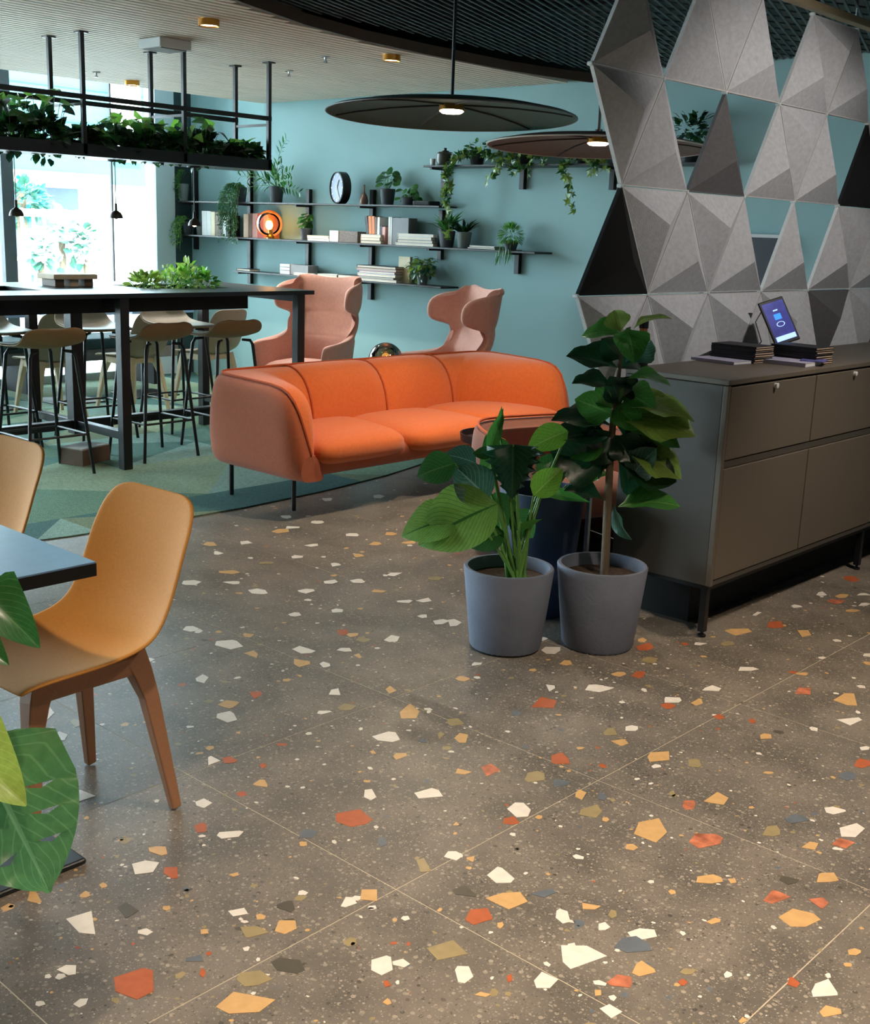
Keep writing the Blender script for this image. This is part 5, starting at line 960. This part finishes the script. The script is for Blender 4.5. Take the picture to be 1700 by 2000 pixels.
build('base_frame', MB().box(CX0 + .01, CX1 - .01, CY0 + .005, CY1 - .005, CZ0 - .016, CZ0 - .0005), K['black'], cb)
# things on the sideboard
zc = CZ1 + .0006
def booklet(label, x, y, z, sx, sy, h, cc, cp, rot=0, group=None, cat='brochure', spine=True):
    t = thing('booklet', label, cat, (x, y, z), rot, group); e = min(.0015, h * .25)
    build('cover', MB().box(-sx / 2, sx / 2, -sy / 2, sy / 2, 0, e).box(-sx / 2, sx / 2, -sy / 2, sy / 2, h - e, h).box(-sx / 2, -sx / 2 + .002, -sy / 2, sy / 2, e, h - e) if not spine else
          MB().box(-sx / 2, sx / 2, -sy / 2, sy / 2, 0, e).box(-sx / 2, sx / 2, -sy / 2, sy / 2, h - e, h).box(-sx / 2, sx / 2, -sy / 2, -sy / 2 + .002, e, h - e), K[cc], t)
    build('pages', MB().box(-sx / 2 + .0025, sx / 2 - .001, -sy / 2 + .0025, sy / 2 - .001, e + .0001, h - e - .0001), K[cp], t); return t
stk = [(-2.40, 4.52, 8, 'left stack of dark booklets on the sideboard'), (-2.24, 4.74, 8, 'right stack of dark booklets on the sideboard')]
ordn = ['bottom', 'second', 'third', 'fourth', 'fifth', 'sixth', 'seventh', 'topmost']
for (x, y, n, l) in stk:
    for i in range(n):
        booklet('%s booklet in the %s' % (ordn[i], l), x + R.uniform(-.004, .004), y + R.uniform(-.004, .004), zc + i * .0086, .21, .145, .008, 'bk_dark', 'bk_tan', -.05 + R.uniform(-.03, .03), l)
booklet('lavender leaflet pile in front of the left dark stack', -2.42, 4.40, zc, .21, .15, .012, 'bk_lav', 'bk_white', -.1, None, 'leaflet')
booklet('white and violet leaflet pile in front of the right dark stack', -2.22, 4.59, zc, .21, .15, .016, 'bk_lav', 'bk_white', .02, None, 'leaflet')
booklet('single violet leaflet leaning out at the sideboard front', -2.145, 4.66, zc + .0170, .10, .12, .003, 'bk_blue', 'bk_white', math.radians(18), None, 'leaflet')
# tablet
tp = Xp(1523, 627, -2.42); t = thing('tablet_stand', 'tilted tablet with lit blue screen on a small stand on the sideboard', 'tablet', (tp.x, tp.y, zc)); hz = tp.z - zc
view = Vector((1.0, -.62, .55)).normalized(); upv = Vector((0, 0, 1)); xr = upv.cross(view).normalized(); yr = view.cross(xr); ang = -math.radians(17)
x2 = xr * math.cos(ang) - yr * math.sin(ang); y2 = xr * math.sin(ang) + yr * math.cos(ang)
TM = Matrix((x2, y2, view)).transposed().to_4x4(); TM.translation = (0, 0, hz); TW, TH = .066, .104
build('case', MB().box(-TW, TW, -TH, TH, -.010, 0).xf(TM), K['black'], t, bevel=.004)
sc = build('display', MB().box(-TW + .010, TW - .010, -TH + .014, TH - .014, .0001, .0012).xf(TM), K['screen'], t)
build('button_bar', MB().box(-TW + .014, TW - .014, -TH + .016, -TH + .038, .0013, .0018).xf(TM), K['lit'], sc)
build('screen_icon', MB().box(-.018, .018, .008, .034, .0013, .0018).xf(TM), K['litblue'], sc)
build('screen_mark', MB().box(-.012, .012, .048, .054, .0013, .0018).xf(TM), K['lit'], sc)
build('screen_mark', MB().add([(.022 * math.cos(a) * q, -.014 + .012 * math.sin(a) * q, .0015) for a in [i * PI / 8 for i in range(16)] for q in (.8, 1)], [(2 * i, 2 * i + 1, (2 * i + 3) % 32, (2 * i + 2) % 32) for i in range(16)]).xf(TM), K['lit'], sc)
pb = TM @ Vector((0, -TH + .03, -.012))
build('stand', MB().tube([(pb.x, pb.y, .012), tuple(pb)], [.026, .012], 16).lathe([(.001, 0), (.055, 0), (.055, .010), (.02, .016), (.001, .016)], 28, (pb.x, pb.y, 0)), K['black'], t, True)
build('cable', MB().tube([tuple(TM @ Vector((-TW, TH * .6, -.006))), tuple(TM @ Vector((-TW - .045, .03, -.006))), tuple(TM @ Vector((-TW - .055, -.06, -.008))), (pb.x - .10, pb.y - .09, .006)], .0025, 6), K['black'], t, True)
t = thing('copper_lamp', 'slim copper and black table lamp on the back left corner of the sideboard', 'lamp', (-2.478, 3.875, zc)); build('base', MB().lathe([(.001, 0), (.026, 0), (.026, .02), (.001, .024)], 24), K['black'], t, True)
build('column', MB().tube([(0, 0, .02), (0, 0, .15)], [.019, .015], 20), M('copper', (214, 134, 96), .3, .8, noise=(20, .08)), t, True); build('cap', MB().lathe([(.018, .15), (.018, .185), (.001, .187)], 20), K['black'], t, True)

# ------------------------------------------------------------------ triangle screen behind the sideboard
scn = thing('triangle_screen', 'room divider of grey and black felt pyramids hung behind the sideboard', 'screen')
SX, SY0, SW, SH_, SZ1 = -2.603, 3.597, .472, .405, 1.25
def node(r, k): return (SY0 + SW * (k + (.5 if r % 2 == 0 else 0)), SZ1 + (r - 1) * SH_)
def tri_mesh(pts, depth, mats, seed):
    c = (sum(p[0] for p in pts) / 3, sum(p[1] for p in pts) / 3); s = .986
    q = [(c[0] + (a - c[0]) * s, c[1] + (b - c[1]) * s) for a, b in pts]; s2 = .955; q2 = [(c[0] + (a - c[0]) * s2, c[1] + (b - c[1]) * s2) for a, b in pts]
    vs = [(SX - .008, a, b) for a, b in q] + [(SX + .008, a, b) for a, b in q] + [(SX + .008, a, b) for a, b in q2] + [(SX + depth, c[0], c[1])]
    fs = [(0, 1, 2)] + [(i, 3 + i, 3 + (i + 1) % 3, (i + 1) % 3) for i in range(3)] + [(3 + i, 6 + i, 6 + (i + 1) % 3, 3 + (i + 1) % 3) for i in range(3)] + [(6 + i, 9, 6 + (i + 1) % 3) for i in range(3)]
    ar = (q[1][0] - q[0][0]) * (q[2][1] - q[0][1]) - (q[2][0] - q[0][0]) * (q[1][1] - q[0][1])
    if ar < 0: fs = [f[::-1] for f in fs]
    mb = MB(); mb.v = vs; mb.f = fs; mb.m = [1] * 7 + [0] * 3
    return mb
def up(r, k): return [node(r, k), node(r, k + 1), node(r + 1, k if r % 2 == 1 else k + 1)]
def down(r, k): # apex down, top edge on row r+1
    return [node(r + 1, k), node(r + 1, k + 1), node(r, k + 1 if r % 2 == 1 else k)] if r % 2 == 1 else [node(r + 1, k), node(r + 1, k + 1), node(r, k)]
# (kind, row, index, material): row bands 0-1, 1-2, 2-3, 3-4
G, D, B = 'felt', 'feltd', 'feltk'
lay = [('d', 0, k, D if k in (4, 6) else G) for k in range(7)] + [('u', 0, k, D if k == 5 else G) for k in range(6)]
lay += [('u', 1, 0, B), ('d', 1, 0, G), ('u', 1, 1, G), ('d', 1, 1, G), ('u', 1, 2, G), ('u', 1, 3, G), ('u', 1, 4, G), ('d', 1, 4, G), ('u', 1, 5, G)]
lay += [('d', 2, 0, G), ('u', 2, 0, G), ('u', 2, 1, D), ('u', 2, 2, G), ('d', 2, 3, G), ('u', 2, 3, G), ('u', 2, 4, B), ('d', 2, 5, G)]
lay += [('u', 3, 0, G), ('u', 3, 1, G), ('d', 3, 1, G), ('u', 3, 2, G), ('u', 3, 3, G), ('d', 3, 3, G), ('u', 3, 4, G), ('d', 3, 5, G)]
for (q, r, k, mt) in lay:
    pts = up(r, k) if q == 'u' else down(r, k)
    build('black_panel' if mt == B else 'panel', tri_mesh(pts, .085 if q == 'u' else .085, None, 0), [K[mt], K['edge'] if mt == G else K[mt]], scn)
nodes = set()
for (q, r, k, mt) in lay:
    for p in (up(r, k) if q == 'u' else down(r, k)): nodes.add((round(p[0], 4), round(p[1], 4)))
for (a, b) in sorted(nodes):
    build('connector', MB().lathe([(.001, .013), (.007, .011), (.009, 0), (.007, -.011), (.001, -.013)], 12).xf(Matrix.Translation((SX, a, b)) @ Matrix.Rotation(PI / 2, 4, 'Y')), K['white'], scn, True)
build('top_rail', MB().box(SX - .025, SX + .025, 3.3, 6.95, SZ1 + 3 * SH_ + .018, SZ1 + 3 * SH_ + .05), K['rail'], scn, bevel=.003)
for y in (3.9, 5.7, 6.8): build('hanger', MB().tube([(SX, y, SZ1 + 3 * SH_ + .05), (SX, y, 2.60)], .005, 8), K['steel'], scn)
for y in (3.60, 4.8, 6.0): build('floor_post', MB().box(SX - .032, SX - .016, y + .2, y + .216, .0006, SZ1 - .02), K['steel'], scn)
tv = thing('wall_screen', 'dark wall panel with pale top edge behind the triangle screen', 'screen', (0, WALL_Y, 0))
xa, xb = Yp(1462, 460, 7.0).x, Yp(1530, 460, 7.0).x
build('panel', MB().box(xa - .3, xb, -.06, -.002, .75, 1.495), M('dark_blue_panel', (26, 38, 50), .5, noise=(2, .1)), tv); build('top_trim', MB().box(xa - .3, xb, -.065, -.002, 1.4955, 1.515), K['white'], tv)

# ------------------------------------------------------------------ potted plants in front of the sideboard
FL = [leaf_mesh('fiddle_leaf', K[k], 1, w_, 'fiddle', b_, .3, .12, 9, 4, i) for i, (k, w_, b_) in enumerate([('lf_dark', .72, .5), ('lf_mid', .72, .7), ('lf_deep', .78, .4), ('lf_olive', .8, .8), ('lf_blue', .68, .6)])]
def dpt(px, py, d0, off): return Dp(px, py, d0 - off)
p0 = Zp(1172, 1246, 0); p0.z = 0; p0 = Vector((-2.32, 3.475, 0)); D0 = (Vector((p0.x, p0.y, .6)) - O).dot(FX)
fid = thing('fiddle_leaf_fig', 'tall fiddle leaf fig in a blue-grey pot beside the sideboard', 'plant', tuple(p0)); inv = Matrix.Translation(p0).inverted()
build('pot', pot_mb(.165, .31, .80, .014), K['pot'], fid, True); build('saucer', MB().lathe([(.001, 0), (.125, 0), (.128, .008), (.001, .008)], 32, (0, 0, .0002)), K['blackmat'], fid); build('soil', soil_mb(.142, .265), K['soil'], fid, True)
tk = [(1184, 1100), (1187, 1000), (1192, 900), (1198, 820), (1205, 760), (1212, 700), (1218, 650)]
TP = [inv @ Dp(a, b, D0 - .0) for a, b in tk]; TP[0].z = .22
build('trunk', MB().tube([tuple(q) for q in TP], [.016, .015, .013, .012, .010, .008, .006], 12), K['bark'], fid, True)
LV = [((1213, 650), (1198, 598), 0, 3, 'f'), ((1238, 642), (1304, 594), .03, 3, 'u'), ((1213, 652), (1137, 634), .0, 1, 'u'), ((1225, 640), (1243, 692), .10, 1, 'f'), ((1222, 708), (1281, 654), -.02, 4, 'f'), ((1214, 702), (1178, 662), .04, 2, 'f'),
      ((1206, 718), (1112, 679), .02, 2, 'u'), ((1202, 756), (1122, 733), .05, 2, 'u'), ((1216, 742), (1310, 720), .08, 1, 'u'), ((1218, 764), (1275, 790), .10, 1, 'f'), ((1212, 792), (1196, 736), .05, 2, 'f'), ((1206, 800), (1172, 742), .03, 1, 'f'),
      ((1200, 802), (1364, 764), .05, 3, 'u'), ((1200, 818), (1371, 800), .08, 3, 'u'), ((1210, 832), (1340, 838), .06, 1, 'u'), ((1200, 812), (1132, 776), .06, 1, 'f'), ((1196, 832), (1082, 800), .04, 2, 'u'), ((1195, 850), (1088, 838), .08, 2, 'u'),
      ((1192, 866), (1094, 862), .04, 1, 'f'), ((1190, 912), (1082, 878), .06, 2, 'f'), ((1187, 928), (1108, 896), .02, 1, 'f'), ((1228, 938), (1270, 876), .10, 4, 'f'), ((1215, 880), (1352, 898), .05, 3, 'u'), ((1212, 905), (1328, 928), .04, 2, 'f'),
      ((1208, 990), (1328, 953), .05, 1, 'u'), ((1200, 985), (1214, 1062), .03, 4, 's'), ((1182, 978), (1108, 944), .03, 2, 'u'), ((1205, 870), (1300, 860), -.05, 2, 'f'), ((1205, 890), (1290, 950), -.04, 2, 'f'), ((1195, 880), (1120, 930), -.05, 2, 'f'),
      ((1200, 790), (1250, 830), .08, 1, 'f'), ((1205, 775), (1245, 740), .04, 2, 'f'), ((1200, 840), (1160, 905), .05, 2, 'f'), ((1200, 850), (1245, 900), .06, 2, 'f'), ((1198, 800), (1110, 825), -.08, 2, 'f'), ((1205, 830), (1320, 870), -.08, 2, 'f'), ((1212, 720), (1250, 700), -.05, 2, 'f'), ((1204, 760), (1165, 790), -.03, 2, 'f')]
rr = random.Random(3)
for (b, e, off, mi, kd) in LV:
    B_ = inv @ Dp(b[0], b[1], D0); E_ = inv @ Dp(e[0], e[1], D0 - off)
    toC = (O - (p0 + E_)).normalized(); u = {'f': toC * .9 + Vector((rr.uniform(-.4, .4), rr.uniform(-.4, .4), .35)), 'u': Vector((0, 0, 1)) + toC * .35 + Vector((rr.uniform(-.3, .3), rr.uniform(-.3, .3), 0)), 's': toC.cross(Vector((0, 0, 1))) + toC * .3}[kd]
    place('leaf', FL[mi], fid, frame(B_, E_, u))
pp = Vector((-2.535, 3.20, 0)); D1 = (Vector((pp.x, pp.y, .5)) - O).dot(FX)
phi = thing('philodendron', 'broad leaved philodendron in a blue-grey pot left of the fiddle leaf fig', 'plant', tuple(pp)); inv = Matrix.Translation(pp).inverted()
build('pot', pot_mb(.163, .305, .80, .014), K['pot'], phi, True); build('saucer', MB().lathe([(.001, 0), (.125, 0), (.128, .008), (.001, .008)], 32, (0, 0, .0002)), K['blackmat'], phi); build('soil', soil_mb(.14, .262), K['soil'], phi, True)
PL = {'s': leaf_mesh('striped_leaf', K['stripe'], 1, .8, 'ovate', .55, .22, .05, 10, 4, 1), 'g': leaf_mesh('broad_leaf', K['lf_mid'], 1, .8, 'ovate', .5, .2, .05, 10, 4, 2), 'm': leaf_mesh('split_leaf', K['lf_deep'], 1, 1.15, 'heart', .45, .25, .06, 14, 4, 3, 1), 'b': leaf_mesh('sheen_leaf', K['lf_blue'], 1, .9, 'ovate', .5, .2, .04, 10, 4, 4), 'l': leaf_mesh('bright_leaf', K['lf_light'], 1, .72, 'ovate', .4, .2, .04, 9, 4, 5), 'n': leaf_mesh('narrow_leaf', K['lf_mid'], 1, .3, 'lance', .3, .3, 0, 8, 3, 6), 'd': leaf_mesh('dark_leaf', K['lf_dark'], 1, .85, 'ovate', .5, .2, .05, 10, 4, 7)}
PV = [((972, 985), (808, 1048), .12, 's', (.0, 0, .6)), ((900, 1010), (778, 1030), .08, 's', (0, 0, .9)), ((890, 905), (812, 925), .05, 'd', (0, 0, .4)), ((955, 975), (890, 908), .07, 'b', (0, 0, .2)), ((1003, 868), (1000, 972), .10, 'm', (0, 0, .1)), ((955, 885), (984, 795), .02, 'n', (0, 0, .1)),
      ((1110, 842), (1028, 870), .05, 'l', (0, 0, .7)), ((1042, 968), (1098, 912), .06, 'l', (0, 0, .3)), ((985, 1040), (915, 1062), .04, 'd', (0, 0, .6)), ((1010, 1036), (1058, 1010), .05, 'n', (0, 0, .8)), ((930, 905), (868, 878), .0, 'b', (0, 0, .9)), ((960, 890), (925, 880), .02, 'd', (0, 0, .8)), ((985, 905), (950, 845), .0, 'g', (0, 0, .3)),
      ((1060, 940), (1100, 880), .0, 'd', (0, 0, .3)), ((970, 960), (985, 1040), -.02, 'd', (0, 0, .2)), ((1000, 1000), (1050, 1050), -.03, 'd', (0, 0, .5)), ((945, 1000), (925, 1075), -.02, 'g', (0, 0, .5)), ((985, 880), (935, 930), -.03, 'g', (0, 0, .5)), ((975, 840), (982, 792), .02, 'n', (.4, 0, .1)), ((1055, 962), (1160, 972), -.05, 'n', (0, 0, 1))]
sm_ = MB(); c0 = inv @ Dp(1010, 1095, D1)
for (b, e, off, k, uu) in PV:
    B_ = inv @ Dp(b[0], b[1], D1 - off * .6); E_ = inv @ Dp(e[0], e[1], D1 - off); toC = (O - (pp + E_)).normalized()
    place('leaf', PL[k], phi, frame(B_, E_, toC + Vector(uu)))
    r0 = Vector((c0.x + rr.uniform(-.03, .03), c0.y + rr.uniform(-.03, .03), .255)); mid_ = r0.lerp(B_, .55) + Vector((0, 0, .05)); sm_.tube([tuple(r0), tuple(mid_), tuple(B_)], [.006, .005, .0035], 8)
for k in range(5): a = rr.uniform(0, 6); sm_.tube([(c0.x + rr.uniform(-.02, .02), c0.y, .255), (c0.x + math.cos(a) * .03, c0.y + math.sin(a) * .03, .36), (c0.x + math.cos(a) * .06, c0.y + math.sin(a) * .06, rr.uniform(.40, .5))], [.007, .006, .003], 8)
build('stem', sm_, K['stem'], phi, True)
nb = thing('leafy_plant', 'dark leaved plant in a taller navy pot behind the two blue-grey pots', 'plant', (-2.72, 3.62, 0)); build('pot', pot_mb(.168, .50, .74, .014), K['potnavy'], nb, True); build('soil', soil_mb(.142, .43), K['soil'], nb, True); inv = Matrix.Translation(Vector((-2.72, 3.62, 0))).inverted(); D2 = (Vector((-2.72, 3.62, .6)) - O).dot(FX)
sm_ = MB()
for (b, e) in [((1085, 950), (1060, 885)), ((1085, 950), (1130, 900)), ((1085, 950), (1040, 920)), ((1085, 955), (1105, 870)), ((1090, 955), (1150, 930)), ((1080, 955), (1075, 900)), ((1090, 950), (1125, 860)), ((1085, 950), (1150, 880))]:
    B_, E_ = inv @ Dp(b[0], b[1], D2), inv @ Dp(e[0], e[1], D2); m_ = B_.lerp(E_, .3); place('leaf', FL[R.choice([0, 2, 2])], nb, frame(m_, E_, (O - E_).normalized() + Vector((R.uniform(-.6, .6), 0, .4)))); sm_.tube([(0, 0, .42), tuple(m_)], .004, 6)
build('stem', sm_, K['stem'], nb)
# monstera at the left edge, close to the camera
mp_ = Vector((-1.99, .66, 0)); DM = 2.05; mon = thing('monstera', 'light green monstera leaves reaching in from the left edge of the foreground', 'plant', tuple(mp_)); inv = Matrix.Translation(mp_).inverted()
build('pot', pot_mb(.15, .28, .8), K['pot'], mon, True); build('soil', soil_mb(.13, .235), K['soil'], mon, True)
def monstera_leaf(name, mat, cuts, seed):
    """heart outline with deep slits between the side veins"""
    rr2 = random.Random(seed); rows = 26; me_v = []; uv = []; fs = []
    half = lambda t: (min(1, t * 6) ** .6) * (1 - t ** 2.2) ** .8 * .5
    for sd in (-1, 1):
        prev = None
        for i in range(rows + 1):
            t = i / rows; w2 = half(min(.995, t + .02)); sk = .0
            cut = cuts and i % 5 in (3,) and 3 < i < rows - 3
            wv = [0, .25, .5, .75, 1]
            row = []
            for q in wv:
                qq = q; tt = t - 1 / rows if (cut and q in (.25, .75)) else t
                x = sd * w2 * qq; y = tt + .20 * qq * (-.5 if t < .2 else 1) * (1 - t); z = .10 * qq * w2 * 2 - .22 * t * t + .015 * math.sin(t * 40) * qq
                row.append((x, y, z))
            n0 = len(me_v); me_v += row; uv += [(.5 + sd * q * .5, t) for q in wv]
            if prev is not None:
                for j in range(4):
                    if cut and j in (1, 2): continue
                    f = (prev + j, prev + j + 1, n0 + j + 1, n0 + j); fs.append(f if sd > 0 else f[::-1])
            prev = n0
    mb = MB(); mb.v = me_v; mb.f = fs; me = mesh(name, mb, mat, True, 0); ul = me.uv_layers.new(name='UVMap')
    for lp in me.loops: ul.data[lp.index].uv = uv[lp.vertex_index]
    return me
ML = [monstera_leaf('monstera_leaf', K['lf_monst'], True, 1), leaf_mesh('young_leaf', K['lf_yell'], 1, .8, 'heart', .5, .25, .03, 12, 4, 2), leaf_mesh('heart_leaf', K['lf_dark'], 1, .75, 'heart', .5, .25, .03, 12, 4, 3)]
sm_ = MB()
for (b, e, off, mi, uu) in [((-35, 1480), (100, 1735), .0, 0, (-.25, 0, .5)), ((-90, 1440), (48, 1560), .06, 1, (0, 0, .3)), ((-40, 1155), (72, 1250), .0, 2, (0, 0, .3)), ((-60, 1180), (12, 1130), -.05, 2, (0, 0, .3)), ((-60, 1240), (8, 1285), .05, 2, (0, 0, .3)), ((-150, 1500), (-260, 1700), 0, 0, (0, 0, .4)), ((-130, 1400), (-60, 1250), 0, 0, (0, 0, .4)), ((-150, 1300), (-280, 1350), 0, 1, (0, 0, .4))]:
    B_, E_ = inv @ Dp(b[0], b[1], DM - off), inv @ Dp(e[0], e[1], DM - off - .05); place('leaf', ML[mi], mon, frame(B_, E_, (O - (mp_ + E_)).normalized() + Vector(uu)))
    sm_.tube([(R.uniform(-.03, .03), R.uniform(-.03, .03), .22), tuple(Vector((0, 0, .24)).lerp(B_, .6) + Vector((0, 0, .05))), tuple(B_)], [.008, .006, .004], 8)
build('stem', sm_, K['stem'], mon, True)

# ------------------------------------------------------------------ street outside the window
street = struct('street_ground', MB().box(-40, -9.9, -30, 30, -.2, -.1), M('pale_paving', (206, 208, 206), .9, noise=(3, .05)))
fac = thing('building', 'pale blue facade across the street with horizontal joints', 'building', (-24, 10, -.1))
build('wall', MB().box(-1, 0, -4, 24, 0, 6.2), M('pale_cyan_facade', (56, 100, 106), .8, noise=(.6, .05)), fac)
for i in range(5): build('joint_band', MB().box(.001, .03, -4, 24, 2.85 + i * .7, 2.88 + i * .7), M('facade_joint', (48, 90, 98), .8, noise=(1, .05)) if i == 0 else bpy.data.materials['facade_joint'], fac)
for i, y in enumerate((-2.6, 1.2, 5.2, 9.0)): build('pilaster', MB().box(.031, .2, y, y + .7, 2.9, 6.2), K['white'], fac)
build('shopfront', MB().box(.001, .06, 1.0, 4.6, .3, 2.15), M('dark_blue_shopfront', (60, 74, 104), .5, noise=(2, .1)), fac); build('canopy', MB().box(.07, .9, 1.0, 4.6, 2.15, 2.45), K['white'], fac)
ha, hb_ = Dp(158, 520, 1), Dp(312, 520, 1)
def at_x(px, py, X): return Xp(px, py, X)
a, b = at_x(160, 362, -14.5), at_x(330, 362, -14.5)
hd = thing('hoarding', 'big blank white hoarding outside the window', 'hoarding', (-14.5, (a.y + b.y) / 2, -.1)); hw = (b.y - a.y) / 2
build('board', MB().box(-.1, 0, -hw, hw, .02, a.z + .1), K['white'], hd); build('cap', MB().box(-.13, .03, -hw, hw, a.z + .101, a.z + .13), K['white'], hd)
for k in (-1, 1): build('post', MB().box(-.2, -.101, k * hw * .8 - .05, k * hw * .8 + .05, 0, a.z), K['plaster'], hd)
stk_ = build('sticker', MB().box(.0005, .003, -.05, .22, .6, .72), K['lf_yell'], hd)
fa_, fb_ = at_x(24, 420, -14.2), at_x(160, 420, -14.2); ft0 = at_x(100, 408, -14.2).z; fb0 = at_x(100, 518, -14.2).z
fe = thing('fence', 'white bar fence outside left of the hoarding', 'fence', (-14.2, 0, -.1)); L_ = fb_.y - fa_.y
y = fa_.y - 2.2
while y < fb_.y: build('bar', MB().box(-.012, .012, y - .016, y + .016, fb0 - .35, ft0 + .1), K['white'], fe); y += .155
for z in (fb0 - .3, (ft0 + fb0) / 2 - .2, (ft0 + fb0) / 2 + .35, ft0 + .04): build('cross_rail', MB().box(-.02, .02, fa_.y - 2.3, fb_.y, z, z + .05), K['white'], fe)
build('plinth', MB().box(-.12, .12, fa_.y - 2.3, fb_.y, 0, fb0 - .25), K['white'], fe)
for k, (px, py, r, l) in enumerate([(84, 455, .27, 'white blossoming shrub at the bar fence, left one'), (130, 465, .22, 'white blossoming shrub at the bar fence, beside the hoarding'), (42, 480, .2, 'white blossoming shrub at the bar fence, near the mullion')]):
    q = at_x(px, py, -14.0 + .1 * k); t = thing('blossom_shrub', l, 'shrub', (q.x + .45, q.y, -.1), 0, 'white shrubs at the fence')
    build('blossom', leafy(random.Random(30 + k), 90, (0, 0, q.z + .1), (r * .4, r * .5, r * 1.1), .13, .8, .2, .2), K['white'], t, kind='stuff'); build('leaves', leafy(random.Random(40 + k), 30, (0, 0, q.z), (r * .45, r * .6, r * 1.2), .13, .7, .2, .2), K['lf_blue'], t, kind='stuff'); build('trunk', MB().tube([(0, 0, 0), (0, 0, q.z)], .04, 8), K['bark'], t)
q = at_x(42, 392, -18.0); t = thing('street_tree', 'blue green tree across the street behind the left mullion', 'tree', (q.x, q.y, -.1)); build('foliage', leafy(random.Random(50), 300, (0, 0, q.z + .1), (.4, .5, .35), .16, .6, .2, .2, m=2), [K['lf_teal'], K['lf_blue']], t, kind='stuff'); build('trunk', MB().tube([(0, 0, 0), (0, 0, q.z + .3)], [.12, .07], 10), K['bark'], t)
